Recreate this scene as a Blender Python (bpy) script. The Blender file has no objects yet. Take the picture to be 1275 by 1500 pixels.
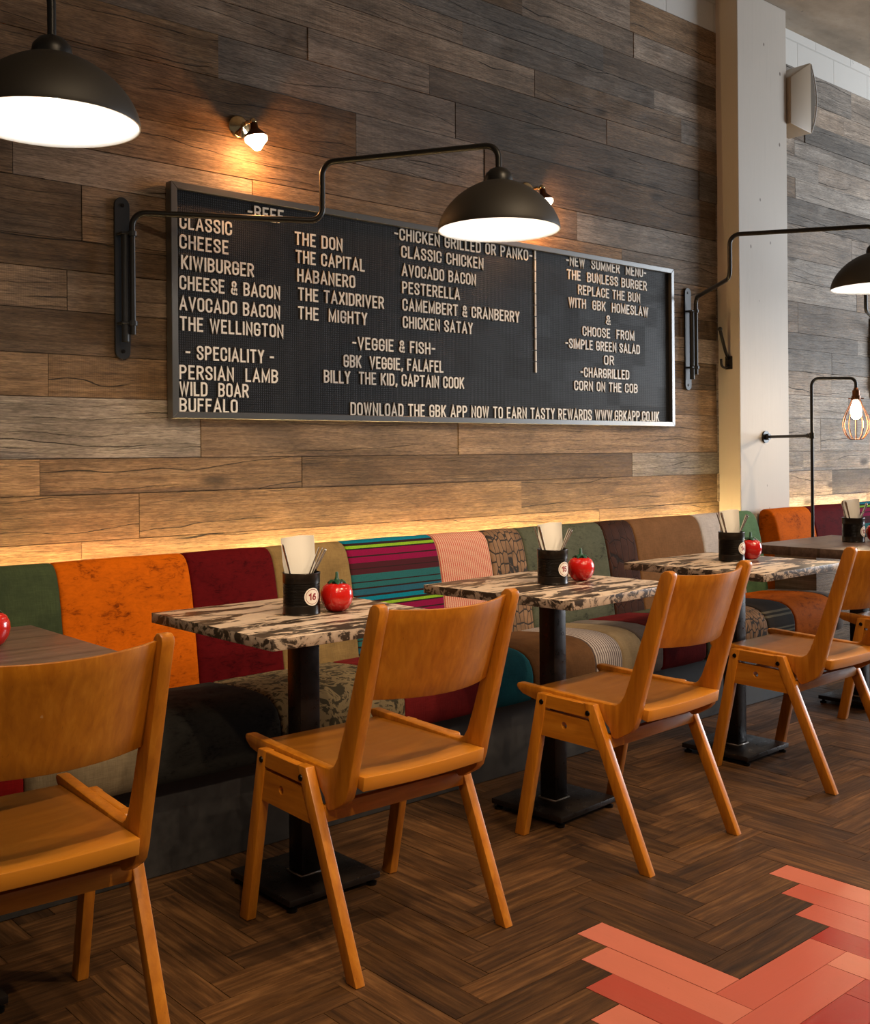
import bpy, bmesh, math, random
from mathutils import Vector, Matrix
random.seed(7)
SC = bpy.context.scene
COL = SC.collection
PI = math.pi

# ------------------------------------------------------------------ camera
YAW, ROLL, CH = math.radians(48.49), math.radians(0.4576), 1.194
cam_d = bpy.data.cameras.new('camera')
cam = bpy.data.objects.new('camera', cam_d)
COL.objects.link(cam)
cam_d.sensor_fit = 'VERTICAL'
cam_d.sensor_height = 36.0
cam_d.sensor_width = 30.6
cam_d.lens = 1581.5 / 1500 * 36.0
cam_d.shift_x = 0.0
cam_d.shift_y = -(750 - 662.66) / 1500
F_ = Vector((math.cos(YAW), math.sin(YAW), 0))
R_ = Vector((math.sin(YAW), -math.cos(YAW), 0))
D_ = Vector((0, 0, -1))
cr = R_ * math.cos(ROLL) + D_ * math.sin(ROLL)
cd = D_ * math.cos(ROLL) - R_ * math.sin(ROLL)
rot = Matrix((cr, -cd, -F_)).transposed()
cam.matrix_world = Matrix.Translation((0, 0, CH)) @ rot.to_4x4()
cam_d.clip_start = 0.02
SC.camera = cam

# ------------------------------------------------------------------ light and exposure
SC.view_settings.view_transform = 'Standard'
SC.view_settings.look = 'None'
SC.view_settings.exposure = 0.12
SC.view_settings.gamma = 1.0
SC.view_settings.use_curve_mapping = False
world = bpy.data.worlds.new('world'); SC.world = world
world.use_nodes = True
bg = world.node_tree.nodes['Background']
bg.inputs['Color'].default_value = (1.0, 0.86, 0.70, 1)
bg.inputs['Strength'].default_value = 0.085

def area(name, loc, target, sx, sy, power, color, spread=180):
    l = bpy.data.lights.new(name, 'AREA')
    l.shape = 'RECTANGLE'; l.size = sx; l.size_y = sy; l.energy = power; l.color = color
    l.spread = math.radians(spread)
    o = bpy.data.objects.new(name, l); COL.objects.link(o)
    o.location = loc
    o.rotation_euler = (Vector(target) - Vector(loc)).to_track_quat('-Z', 'Y').to_euler()
    return o
def spot(name, loc, target, power, color, angle, blend=0.6, rad=0.05):
    l = bpy.data.lights.new(name, 'SPOT')
    l.energy = power; l.color = color; l.spot_size = math.radians(angle); l.spot_blend = blend
    l.shadow_soft_size = rad
    o = bpy.data.objects.new(name, l); COL.objects.link(o)
    o.location = loc
    o.rotation_euler = (Vector(target) - Vector(loc)).to_track_quat('-Z', 'Y').to_euler()
    return o
# daylight from the shop window at the far right end
area('window_daylight', (10.5, 0.6, 1.9), (3.6, 3.0, 1.2), 2.6, 2.6, 330, (0.86, 0.93, 1.0))
# warm fill spots added above the aisle to light the chairs and floor
WARM = (1.0, 0.74, 0.46)
for i, (x, y, tx, ty, e) in enumerate([(0.6, 0.3, 0.9, 1.6, 60), (2.3, 0.3, 2.3, 1.7, 70), (4.2, 0.4, 3.6, 1.8, 70), (6.0, 0.6, 5.2, 2.0, 60)]):
    spot('aisle_fill_spot', (x, y, 3.55), (tx, ty, 0.5), e * 2.2, WARM, 75, 0.8)

# more added fill spots, out of view, brightening chair backs, tables and menu board
for (x, y, tx, ty, tz, e, an) in [(1.3, 1.0, 1.6, 2.7, 0.7, 60, 44), (2.6, 1.0, 2.8, 2.7, 0.7, 60, 44), (3.9, 1.0, 4.0, 2.7, 0.7, 50, 44), (-0.4, -1.4, 0.9, 2.0, 0.4, 150, 46), (1.4, -1.5, 2.0, 2.0, 0.4, 170, 46), (3.2, -1.3, 3.5, 2.0, 0.4, 170, 48), (1.2, 0.2, 1.6, 3.4, 1.15, 75, 36), (2.4, 0.2, 2.7, 3.4, 1.35, 110, 36), (3.7, 0.2, 4.0, 3.4, 1.35, 105, 36)]:
    spot('fill_spot', (x, y, 3.45), (tx, ty, tz), e, (1.0, 0.76, 0.50), an, 0.9)

# ------------------------------------------------------------------ helpers
def obj(name, bm, mat=None, parent=None, smooth=False, label=None):
    me = bpy.data.meshes.new(name)
    bm.normal_update()
    bm.to_mesh(me); bm.free()
    if smooth:
        for p in me.polygons: p.use_smooth = True
        if smooth != 'all':
            try: me.set_sharp_from_angle(angle=math.radians(40))
            except Exception: pass
    o = bpy.data.objects.new(name, me); COL.objects.link(o)
    mats = mat if isinstance(mat, (list, tuple)) else [mat]
    for m in mats:
        if m is not None: me.materials.append(m)
    if parent is not None: o.parent = parent
    if label: o['label'] = label
    return o
def thing(name, label, cat, loc=(0, 0, 0), rz=0, group=None):
    o = bpy.data.objects.new(name, None); COL.objects.link(o)
    o.empty_display_size = 0.05
    o.location = loc; o.rotation_euler = (0, 0, rz)
    return tag(o, label, cat, group)
def tag(o, label, cat, group=None):
    o['label'] = label; o['category'] = cat
    if group: o['group'] = group
    return o
def struct(o, label):
    o['kind'] = 'structure'; o['label'] = label
    return o
def children(o): return [c for c in bpy.data.objects if c.parent == o]
def dup(root, loc, rz, label, group=None):
    r = root.copy(); COL.objects.link(r)
    r.location = loc; r.rotation_euler = (0, 0, rz); r['label'] = label
    if group: r['group'] = group
    for ch in children(root):
        c = ch.copy(); COL.objects.link(c); c.parent = r
        for g in children(ch):
            d = g.copy(); COL.objects.link(d); d.parent = c
    return r

def box(bm, x0, x1, y0, y1, z0, z1, mi=0):
    vs = [bm.verts.new(p) for p in [(x0, y0, z0), (x1, y0, z0), (x1, y1, z0), (x0, y1, z0), (x0, y0, z1), (x1, y0, z1), (x1, y1, z1), (x0, y1, z1)]]
    fs = []
    for q in [(3, 2, 1, 0), (4, 5, 6, 7), (0, 1, 5, 4), (1, 2, 6, 5), (2, 3, 7, 6), (3, 0, 4, 7)]:
        f = bm.faces.new([vs[i] for i in q]); f.material_index = mi; fs.append(f)
    return vs, fs
def bevel(bm, w, seg=2, edges=None, angle=35):
    if edges is None:
        bm.normal_update()
        edges = [e for e in bm.edges if len(e.link_faces) == 2 and e.calc_face_angle(0) > math.radians(angle)]
    bmesh.ops.bevel(bm, geom=edges, offset=w, offset_type='OFFSET', segments=seg, profile=0.5, affect='EDGES', clamp_overlap=True)
    return bm
def bbox(x0, x1, y0, y1, z0, z1, w=0.003, seg=2):
    bm = bmesh.new(); box(bm, x0, x1, y0, y1, z0, z1); bevel(bm, w, seg); return bm
def prism(bm, pts, a0, a1, axis='x'):
    """polygon pts (u,v) extruded along axis: x -> (a,u,v), y -> (u,a,v), z -> (u,v,a)"""
    def P(a, u, v): return {'x': (a, u, v), 'y': (u, a, v), 'z': (u, v, a)}[axis]
    A = [bm.verts.new(P(a0, *p)) for p in pts]; B = [bm.verts.new(P(a1, *p)) for p in pts]
    n = len(pts)
    bm.faces.new(A[::-1]); bm.faces.new(B)
    for i in range(n):
        j = (i + 1) % n
        bm.faces.new([A[i], A[j], B[j], B[i]])
    bmesh.ops.recalc_face_normals(bm, faces=bm.faces)
    return bm
def lathe(bm, prof, n=32, cx=0, cy=0, cz=0, cap0=False, cap1=False, mi=0):
    rings = []
    for r, z in prof:
        if r < 1e-5: rings.append([bm.verts.new((cx, cy, cz + z))])
        else: rings.append([bm.verts.new((cx + r * math.cos(2 * PI * i / n), cy + r * math.sin(2 * PI * i / n), cz + z)) for i in range(n)])
    for a, b in zip(rings, rings[1:]):
        for i in range(n):
            j = (i + 1) % n
            if len(a) == 1 and len(b) == 1: continue
            if len(a) == 1: f = bm.faces.new([a[0], b[j], b[i]])
            elif len(b) == 1: f = bm.faces.new([a[i], a[j], b[0]])
            else: f = bm.faces.new([a[i], a[j], b[j], b[i]])
            f.material_index = mi
    if cap0 and len(rings[0]) > 1: bm.faces.new(rings[0][::-1])
    if cap1 and len(rings[-1]) > 1: bm.faces.new(rings[-1])
    return bm
def cyl(bm, p0, p1, r, n=12, r1=None):
    p0, p1 = Vector(p0), Vector(p1); d = (p1 - p0).normalized()
    u = d.orthogonal().normalized(); v = d.cross(u)
    r1 = r if r1 is None else r1
    A = [bm.verts.new(p0 + (u * math.cos(2 * PI * i / n) + v * math.sin(2 * PI * i / n)) * r) for i in range(n)]
    B = [bm.verts.new(p1 + (u * math.cos(2 * PI * i / n) + v * math.sin(2 * PI * i / n)) * r1) for i in range(n)]
    bm.faces.new(A[::-1]); bm.faces.new(B)
    for i in range(n):
        j = (i + 1) % n; bm.faces.new([A[i], A[j], B[j], B[i]])
    return bm
def fillet(pts, r, n=6):
    pts = [Vector(p) for p in pts]; out = [pts[0]]
    for a, b, c in zip(pts, pts[1:], pts[2:]):
        u = (a - b); v = (c - b); lu, lv = u.length, v.length; u.normalize(); v.normalize()
        ang = u.angle(v)
        if ang > PI - 0.02: out.append(b); continue
        t = min(r / math.tan(ang / 2), lu * 0.48, lv * 0.48)
        rr = t * math.tan(ang / 2)
        bis = (u + v).normalized(); cen = b + bis * (rr / math.sin(ang / 2))
        s = b + u * t; e = b + v * t
        a0 = (s - cen); a1 = (e - cen); tot = a0.angle(a1); ax = a0.cross(a1).normalized()
        for k in range(n + 1):
            out.append(cen + Matrix.Rotation(tot * k / n, 3, ax) @ a0)
    out.append(pts[-1]); return out
def tube(bm, pts, r, n=10, cap=True, closed=False):
    pts = [Vector(p) for p in pts]; m = len(pts)
    tang = []
    for i in range(m):
        a = pts[(i - 1) % m] if (closed or i > 0) else pts[i]
        b = pts[(i + 1) % m] if (closed or i < m - 1) else pts[i]
        tang.append((b - a).normalized())
    u = tang[0].orthogonal().normalized(); rings = []
    for i in range(m):
        t = tang[i]; u = (u - t * u.dot(t)).normalized(); v = t.cross(u)
        rr = r[i] if isinstance(r, (list, tuple)) else r
        rings.append([bm.verts.new(pts[i] + (u * math.cos(2 * PI * k / n) + v * math.sin(2 * PI * k / n)) * rr) for k in range(n)])
    seq = list(zip(rings, rings[1:])) + ([(rings[-1], rings[0])] if closed else [])
    for a, b in seq:
        for k in range(n):
            j = (k + 1) % n; bm.faces.new([a[k], a[j], b[j], b[k]])
    if cap and not closed: bm.faces.new(rings[0][::-1]); bm.faces.new(rings[-1])
    return bm

# ------------------------------------------------------------------ materials
class N:
    def __init__(s, name):
        s.m = bpy.data.materials.new(name); s.m.use_nodes = True; s.t = s.m.node_tree
        s.b = s.t.nodes['Principled BSDF']; s.o = s.t.nodes['Material Output']
    def n(s, typ, **kw):
        nd = s.t.nodes.new(typ)
        for k, v in kw.items(): setattr(nd, k, v)
        return nd
    def set(s, sock, v):
        if isinstance(v, bpy.types.NodeSocket): s.t.links.new(v, sock)
        elif isinstance(v, (tuple, list)) and len(v) == 3 and sock.type == 'RGBA': sock.default_value = (*v, 1)
        else: sock.default_value = v
    def P(s, **kw):
        for k, v in kw.items(): s.set(s.b.inputs[k.replace('_', ' ')], v)
        return s
    def co(s, kind='Object', scale=(1, 1, 1), loc=(0, 0, 0), rot=(0, 0, 0), src=None):
        mp = s.n('ShaderNodeMapping')
        mp.inputs['Scale'].default_value = scale; mp.inputs['Rotation'].default_value = rot
        s.set(mp.inputs['Location'], loc)
        src = src or s.n('ShaderNodeTexCoord').outputs[kind]
        s.t.links.new(src, mp.inputs['Vector']); return mp.outputs[0]
    def noise(s, vec, scale=5, detail=4, rough=0.55, dist=0.0, out='Fac'):
        nd = s.n('ShaderNodeTexNoise'); s.set(nd.inputs['Vector'], vec)
        nd.inputs['Scale'].default_value = scale; nd.inputs['Detail'].default_value = detail
        nd.inputs['Roughness'].default_value = rough; nd.inputs['Distortion'].default_value = dist
        return nd.outputs[out]
    def vor(s, vec, scale=5, feature='F1', out='Distance', rnd=1.0):
        nd = s.n('ShaderNodeTexVoronoi', feature=feature); s.set(nd.inputs['Vector'], vec)
        nd.inputs['Scale'].default_value = scale; nd.inputs['Randomness'].default_value = rnd
        return nd.outputs[out]
    def wave(s, vec, scale=5, dist=0, detail=2, dscale=1, dirn='X', prof='SIN'):
        nd = s.n('ShaderNodeTexWave', bands_direction=dirn, wave_profile=prof); s.set(nd.inputs['Vector'], vec)
        nd.inputs['Scale'].default_value = scale; nd.inputs['Distortion'].default_value = dist
        nd.inputs['Detail'].default_value = detail; nd.inputs['Detail Scale'].default_value = dscale
        return nd.outputs['Fac']
    def ramp(s, fac, stops, interp='LINEAR'):
        nd = s.n('ShaderNodeValToRGB'); nd.color_ramp.interpolation = interp
        el = nd.color_ramp.elements
        while len(el) < len(stops): el.new(0.5)
        for e, (p, c) in zip(el, stops):
            e.position = p; e.color = (*c, 1) if len(c) == 3 else c
        s.set(nd.inputs[0], fac); return nd.outputs[0]
    def g(s, fac, a, b):  # grey ramp a..b -> 0..1
        return s.mr(fac, a, b, 0, 1)
    def mr(s, v, a, b, c, d):
        nd = s.n('ShaderNodeMapRange'); s.set(nd.inputs[0], v)
        for i, x in enumerate((a, b, c, d)): nd.inputs[i + 1].default_value = x
        return nd.outputs[0]
    def mix(s, fac, a, b, typ='MIX'):
        nd = s.n('ShaderNodeMix', data_type='RGBA', blend_type=typ)
        s.set(nd.inputs['Factor'], fac); s.set(nd.inputs[6], a); s.set(nd.inputs[7], b); return nd.outputs[2]
    def math(s, op, a, b=0.0, c=0.0):
        nd = s.n('ShaderNodeMath', operation=op); s.set(nd.inputs[0], a); s.set(nd.inputs[1], b); s.set(nd.inputs[2], c)
        return nd.outputs[0]
    def bump(s, h, strength=0.3, dist=0.01, prev=None):
        nd = s.n('ShaderNodeBump'); nd.inputs['Strength'].default_value = strength; nd.inputs['Distance'].default_value = dist
        s.set(nd.inputs['Height'], h)
        if prev is not None: s.t.links.new(prev, nd.inputs['Normal'])
        s.t.links.new(nd.outputs[0], s.b.inputs['Normal']); return nd.outputs[0]
    def attr(s, name):
        nd = s.n('ShaderNodeAttribute'); nd.attribute_name = name; return nd
    def sep(s, v):
        nd = s.n('ShaderNodeSeparateXYZ'); s.t.links.new(v, nd.inputs[0]); return nd.outputs
    def comb(s, x, y, z):
        nd = s.n('ShaderNodeCombineXYZ'); s.set(nd.inputs[0], x); s.set(nd.inputs[1], y); s.set(nd.inputs[2], z); return nd.outputs[0]
    def rnd(s): return s.n('ShaderNodeObjectInfo').outputs['Random']

def plain(name, col, rough=0.5, metal=0.0, coat=0.0, noise=0.0):
    m = N(name); m.P(Base_Color=col, Roughness=rough, Metallic=metal, Coat_Weight=coat)
    if noise:
        n = m.noise(m.co(), 40, 4)
        m.P(Base_Color=m.mix(n, tuple(c * (1 - noise) for c in col), tuple(min(1, c * (1 + noise)) for c in col)))
        m.P(Roughness=m.mr(n, 0.2, 0.8, max(0.05, rough - 0.12), min(1, rough + 0.12)))
    return m.m

def mat_wall():
    m = N('reclaimed_oak')
    at = m.attr('pk'); r = m.sep(at.outputs['Vector'])
    off = m.comb(m.math('MULTIPLY', r[2], 53.0), 0.0, m.math('MULTIPLY', r[0], 31.0))
    c0 = m.n('ShaderNodeTexCoord').outputs['Object']
    va = m.n('ShaderNodeVectorMath', operation='ADD'); m.set(va.inputs[0], c0); m.set(va.inputs[1], off); base = va.outputs[0]
    warp = m.noise(m.co(src=base, scale=(2.2, 1, 5)), 1.0, 3, out='Color')
    vw = m.n('ShaderNodeVectorMath', operation='MULTIPLY_ADD'); m.set(vw.inputs[0], warp); vw.inputs[1].default_value = (0.05, 0, 0.022); m.set(vw.inputs[2], base); wb = vw.outputs[0]
    grain = m.noise(m.co(src=wb, scale=(1.1, 1, 30)), 1.6, 9, 0.74)
    fine = m.noise(m.co(src=base, scale=(9, 1, 170)), 1.5, 4, 0.6)
    blot = m.noise(m.co(src=base, scale=(2.2, 1, 5)), 1.3, 5, 0.6)
    saw = m.wave(m.co(src=base, scale=(1, 1, 0.08)), 42, 3.0, 2, 2.0)
    zz = m.sep(base)[2]
    rag = m.noise(m.co(src=base, scale=(14, 1, 40)), 1.0, 4, 0.65)
    thick = m.noise(m.co(src=base, scale=(5, 1, 3)), 1.0, 3, 0.6)
    def lines(freq, amp, sx, sz, width, g0, gs):
        wob = m.noise(m.co(src=base, scale=(sx, 1, sz)), 1.0, 3, 0.5)
        ph = m.math('ADD', m.math('MULTIPLY', zz, freq), m.math('ADD', m.math('MULTIPLY', wob, amp), m.math('MULTIPLY', rag, freq * 0.006)))
        d = m.math('ABSOLUTE', m.math('SUBTRACT', m.math('FRACT', ph), 0.5))
        wd = m.math('MULTIPLY', m.mr(thick, 0.3, 0.7, 0.25, 1.6), width * freq)
        ln = m.math('SUBTRACT', 1.0, m.math('MINIMUM', m.math('DIVIDE', d, wd), 1.0))
        gt = m.noise(m.co(src=base, scale=gs), 1.0, 2)
        return m.math('MULTIPLY', m.math('MINIMUM', m.math('MULTIPLY', ln, 2.2), 1.0), m.mr(gt, g0, g0 + 0.05, 0, 1))
    crm = lines(9.0, 2.4, 0.9, 2.0, 0.0019, 0.50, (1.1, 1, 5))
    crm = m.math('MAXIMUM', crm, m.math('MULTIPLY', lines(23.0, 3.4, 1.2, 3.0, 0.0010, 0.53, (2.2, 1, 9)), 0.8))
    crm = m.math('MAXIMUM', crm, m.math('MULTIPLY', lines(61.0, 4.0, 2.0, 4.0, 0.0006, 0.52, (6.0, 1, 26)), 0.55))
    tick = m.noise(m.co(src=base, scale=(42, 1, 330)), 1.0, 3, 0.6)
    sawg = m.mr(m.math('FRACT', m.math('MULTIPLY', r[2], 7.3)), 0.72, 0.74, 0, 1)
    knot = m.vor(m.co(src=base, scale=(1.6, 1, 4.2)), 1.0)
    knm = m.mr(knot, 0.05, 0.12, 1, 0)
    col = m.ramp(grain, [(0.22, (0.07, 0.037, 0.016)), (0.40, (0.185, 0.106, 0.049)), (0.58, (0.29, 0.178, 0.092)), (0.80, (0.43, 0.29, 0.17))])
    grey = m.ramp(grain, [(0.22, (0.09, 0.073, 0.058)), (0.40, (0.225, 0.19, 0.157)), (0.58, (0.33, 0.287, 0.245)), (0.80, (0.50, 0.45, 0.40))])
    col = m.mix(r[1], col, grey)
    tone = m.math('MULTIPLY', m.mr(r[0], 0, 1, 0.50, 1.5), m.mr(blot, 0.3, 0.7, 0.62, 1.32))
    tone = m.math('MULTIPLY', tone, m.mr(fine, 0.3, 0.7, 0.70, 1.26))
    tone = m.math('MULTIPLY', tone, m.mr(tick, 0.32, 0.62, 0.62, 1.12))
    tone = m.math('MULTIPLY', tone, m.math('ADD', 1.0, m.math('MULTIPLY', sawg, m.mr(saw, 0, 1, -0.09, 0.05))))
    vm = m.n('ShaderNodeVectorMath', operation='SCALE'); m.set(vm.inputs[0], col); m.set(vm.inputs['Scale'], tone)
    col = m.mix(m.math('MULTIPLY', knm, 0.75), vm.outputs[0], (0.03, 0.018, 0.01))
    col = m.mix(m.math('MULTIPLY', crm, 0.92), col, (0.014, 0.009, 0.006))
    m.P(Base_Color=col, Roughness=m.mr(fine, 0.3, 0.7, 0.55, 0.8), Specular_IOR_Level=0.35)
    h = m.math('SUBTRACT', m.math('ADD', m.math('MULTIPLY', grain, 0.5), m.math('ADD', m.math('MULTIPLY', fine, 0.28), m.math('MULTIPLY', tick, 0.15))), m.math('ADD', m.math('MULTIPLY', crm, 1.2), m.math('MULTIPLY', blot, -0.9)))
    hew = m.vor(m.co(src=wb, scale=(7, 1, 9)), 1.0, 'SMOOTH_F1')
    hewg = m.mr(m.math('FRACT', m.math('MULTIPLY', r[2], 5.1)), 0.66, 0.68, 0, 1)
    h = m.math('ADD', h, m.math('MULTIPLY', m.math('MULTIPLY', hew, hewg), 2.2))
    m.bump(h, 0.75, 0.008)
    return m.m
def mat_floor():
    m = N('herringbone_oak')
    at = m.attr('pk'); r = m.sep(at.outputs['Vector'])   # r tone, g: 0 along x / 1 along y, b offset
    pt = m.attr('paint')
    c0 = m.n('ShaderNodeTexCoord').outputs['Object']; xyz = m.sep(c0)
    along = m.mix(r[1], m.comb(xyz[0], xyz[1], 0.0), m.comb(xyz[1], xyz[0], 0.0))
    va = m.n('ShaderNodeVectorMath', operation='ADD'); m.set(va.inputs[0], along); m.set(va.inputs[1], m.comb(m.math('MULTIPLY', r[2], 41.0), m.math('MULTIPLY', r[2], 17.0), 0.0)); base = va.outputs[0]
    grain = m.noise(m.co(src=base, scale=(2.2, 34, 1)), 1.6, 8, 0.68, 0.6)
    rings = m.wave(m.co(src=base, scale=(0.9, 9, 1)), 1.6, 9, 3, 1.0, 'Y')
    blot = m.noise(m.co(src=base, scale=(4, 9, 1)), 1.5, 4)
    col = m.ramp(grain, [(0.25, (0.015, 0.0062, 0.002)), (0.5, (0.078, 0.034, 0.011)), (0.75, (0.185, 0.09, 0.033))])
    tone = m.math('MULTIPLY', m.mr(r[0], 0, 1, 0.6, 1.45), m.math('MULTIPLY', m.mr(blot, 0.25, 0.75, 0.6, 1.35), m.mr(rings, 0, 1, 0.85, 1.1)))
    vm = m.n('ShaderNodeVectorMath', operation='SCALE'); m.set(vm.inputs[0], col); m.set(vm.inputs['Scale'], tone)
    pc = m.mix(m.mr(blot, 0.3, 0.75, 0.0, 0.12), pt.outputs['Color'], (0.25, 0.12, 0.08))
    spk = m.noise(m.co(src=base, scale=(60, 60, 1)), 1.5, 2)
    pc = m.mix(m.mr(spk, 0.74, 0.78, 0.0, 0.5), pc, (0.08, 0.03, 0.02))
    col = m.mix(pt.outputs['Alpha'], vm.outputs[0], pc)
    rough = m.math('ADD', m.math('MULTIPLY', m.math('SUBTRACT', 1.0, pt.outputs['Alpha']), m.mr(grain, 0.3, 0.7, 0.60, 0.42)), m.math('MULTIPLY', pt.outputs['Alpha'], 0.24))
    m.P(Base_Color=col, Roughness=rough, Specular_IOR_Level=0.32)
    m.bump(m.math('ADD', grain, m.math('MULTIPLY', blot, 0.8)), 0.22, 0.004)
    return m.m
def mat_chair(name, dark=1.0, axis=2, panel=False):
    m = N(name)
    sc = [26, 26, 26]; sc[axis] = 2.0
    off = m.math('MULTIPLY', m.rnd(), 13.0)
    grain = m.noise(m.co(scale=tuple(sc), loc=m.comb(off, off, off)), 2.2, 5, 0.6, 0.4)
    fine = m.noise(m.co(scale=tuple(v * 5 for v in sc)), 2.0, 3)
    blot = m.noise(m.co(loc=m.comb(off, 0.0, off)), 7, 4)
    a = tuple(c * dark for c in (0.38, 0.115, 0.006)); b = tuple(c * dark for c in (0.53, 0.182, 0.010)); c = tuple(c * dark for c in (0.64, 0.25, 0.022))
    col = m.ramp(grain, [(0.25, a), (0.55, b), (0.8, c)])
    col = m.mix(m.mr(blot, 0.4, 0.75, 0.0, 0.22), col, tuple(v * 0.72 for v in a))
    col = m.mix(m.mr(fine, 0.68, 0.75, 0, 0.4), col, (0.09, 0.03, 0.006))
    scr = m.noise(m.co(scale=(60, 60, 60), loc=m.comb(off, off, 0.0)), 1.0, 2)
    scm = m.math('MULTIPLY', m.mr(scr, 0.76, 0.79, 0, 1), m.mr(blot, 0.55, 0.62, 0, 0.7))
    col = m.mix(scm, col, (0.7, 0.45, 0.22))
    if panel:   # darker worn veneer in the middle of the seat, pale solid strip along the rear edge
        yy = m.sep(m.n('ShaderNodeTexCoord').outputs['Object'])[1]
        col = m.mix(m.mr(yy, -0.128, -0.122, 0.0, 1.0), m.mix(0.5, b, c), m.mix(0.62, col, tuple(v * 0.36 for v in b), 'MIX'))
    m.P(Base_Color=col, Roughness=m.mr(blot, 0.3, 0.7, 0.30, 0.46), Coat_Weight=0.25, Coat_Roughness=0.22)
    m.bump(m.math('ADD', grain, fine), 0.05, 0.002)
    return m.m
def mat_cowhide():
    m = N('distressed_cream_brown')
    off = m.math('MULTIPLY', m.rnd(), 9.0)
    v = m.co(scale=(4.6, 15, 30), rot=(0, 0, 0.12), loc=m.comb(off, off, 0.0))
    n1 = m.noise(v, 1.0, 6, 0.62, 0.9)
    n2 = m.noise(m.co(scale=(40, 90, 60)), 1.0, 3)
    f = m.math('ADD', n1, m.math('MULTIPLY', m.math('SUBTRACT', n2, 0.5), 0.12))
    col = m.ramp(f, [(0.0, (0.022, 0.014, 0.010)), (0.485, (0.042, 0.028, 0.019)), (0.51, (0.62, 0.48, 0.37)), (0.8, (0.72, 0.59, 0.48))])
    m.P(Base_Color=col, Roughness=0.34, Specular_IOR_Level=0.5)
    m.bump(f, 0.05, 0.002)
    return m.m
def mat_cowedge():
    m = N('distressed_edge')
    off = m.math('MULTIPLY', m.rnd(), 9.0)
    n1 = m.noise(m.co(scale=(26, 26, 34), loc=m.comb(off, off, 0.0)), 1.0, 6, 0.68, 0.8)
    col = m.ramp(n1, [(0.0, (0.02, 0.014, 0.01)), (0.47, (0.04, 0.028, 0.02)), (0.53, (0.40, 0.31, 0.24)), (0.8, (0.55, 0.44, 0.35))])
    m.P(Base_Color=col, Roughness=0.4); return m.m
def mat_browntop():
    m = N('dark_brown_table_wood')
    n1 = m.noise(m.co(scale=(3, 26, 26)), 2, 5, 0.6, 0.5)
    pl = m.wave(m.co(scale=(1, 1, 1)), 2.2, 0.6, 1, 1, 'Y')
    col = m.ramp(n1, [(0.25, (0.06, 0.035, 0.026)), (0.55, (0.13, 0.082, 0.063)), (0.8, (0.20, 0.135, 0.105))])
    m.P(Base_Color=m.mix(m.mr(pl, 0.0, 0.05, 0.6, 0), col, (0.03, 0.018, 0.014)), Roughness=0.36); m.bump(n1, 0.06, 0.002)
    return m.m
def mat_white(name, col, dots=True):
    m = N(name)
    n1 = m.noise(m.co(scale=(1, 1, 1)), 3.0, 5); n2 = m.noise(m.co(scale=(6, 6, 0.6)), 6, 4)
    c = m.mix(m.mr(n1, 0.3, 0.75, 0, 0.35), col, tuple(v * 0.86 for v in col))
    c = m.mix(m.mr(n2, 0.62, 0.75, 0, 0.25), c, tuple(v * 0.75 for v in col))
    if dots:
        d = m.vor(m.co(scale=(6.5, 6.5, 4.2)), 1.0)
        c = m.mix(m.mr(d, 0.035, 0.055, 0.85, 0), c, (0.09, 0.05, 0.03))
    m.P(Base_Color=c, Roughness=0.6); m.bump(m.math('ADD', n1, n2), 0.15, 0.004)
    return m.m
def mat_block():
    m = N('white_painted_block')
    br = m.n('ShaderNodeTexBrick'); m.set(br.inputs['Vector'], m.co(rot=(PI / 2, 0, 0), loc=(0.13, 0.02, 0)))
    br.inputs['Scale'].default_value = 1.0; br.inputs['Brick Width'].default_value = 0.44; br.inputs['Row Height'].default_value = 0.215
    br.inputs['Mortar Size'].default_value = 0.006; br.inputs['Mortar Smooth'].default_value = 0.4
    br.inputs['Color1'].default_value = (0.72, 0.70, 0.66, 1); br.inputs['Color2'].default_value = (0.68, 0.66, 0.62, 1); br.inputs['Mortar'].default_value = (0.60, 0.58, 0.54, 1)
    n1 = m.noise(m.co(), 14, 5); n2 = m.noise(m.co(scale=(1, 1, 1)), 5, 3)
    c = m.mix(m.math('MULTIPLY', m.mr(n1, 0.66, 0.70, 0, 0.8), m.mr(n2, 0.52, 0.6, 0, 1)), br.outputs['Color'], (0.10, 0.085, 0.07))
    m.P(Base_Color=c, Roughness=0.75); m.bump(m.math('SUBTRACT', m.math('MULTIPLY', n1, 0.6), br.outputs['Fac']), 0.4, 0.006)
    return m.m
def mat_concrete():
    m = N('bare_concrete')
    n1 = m.noise(m.co(scale=(1, 2.5, 1)), 1.6, 7, 0.6); n2 = m.noise(m.co(), 18, 5)
    c = m.ramp(n1, [(0.3, (0.19, 0.155, 0.115)), (0.55, (0.31, 0.255, 0.195)), (0.75, (0.40, 0.345, 0.28))])
    c = m.mix(m.mr(n2, 0.68, 0.74, 0, 0.8), c, (0.06, 0.045, 0.035))
    m.P(Base_Color=c, Roughness=0.8); m.bump(m.math('ADD', n1, m.math('MULTIPLY', n2, 0.4)), 0.4, 0.01)
    return m.m
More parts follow.
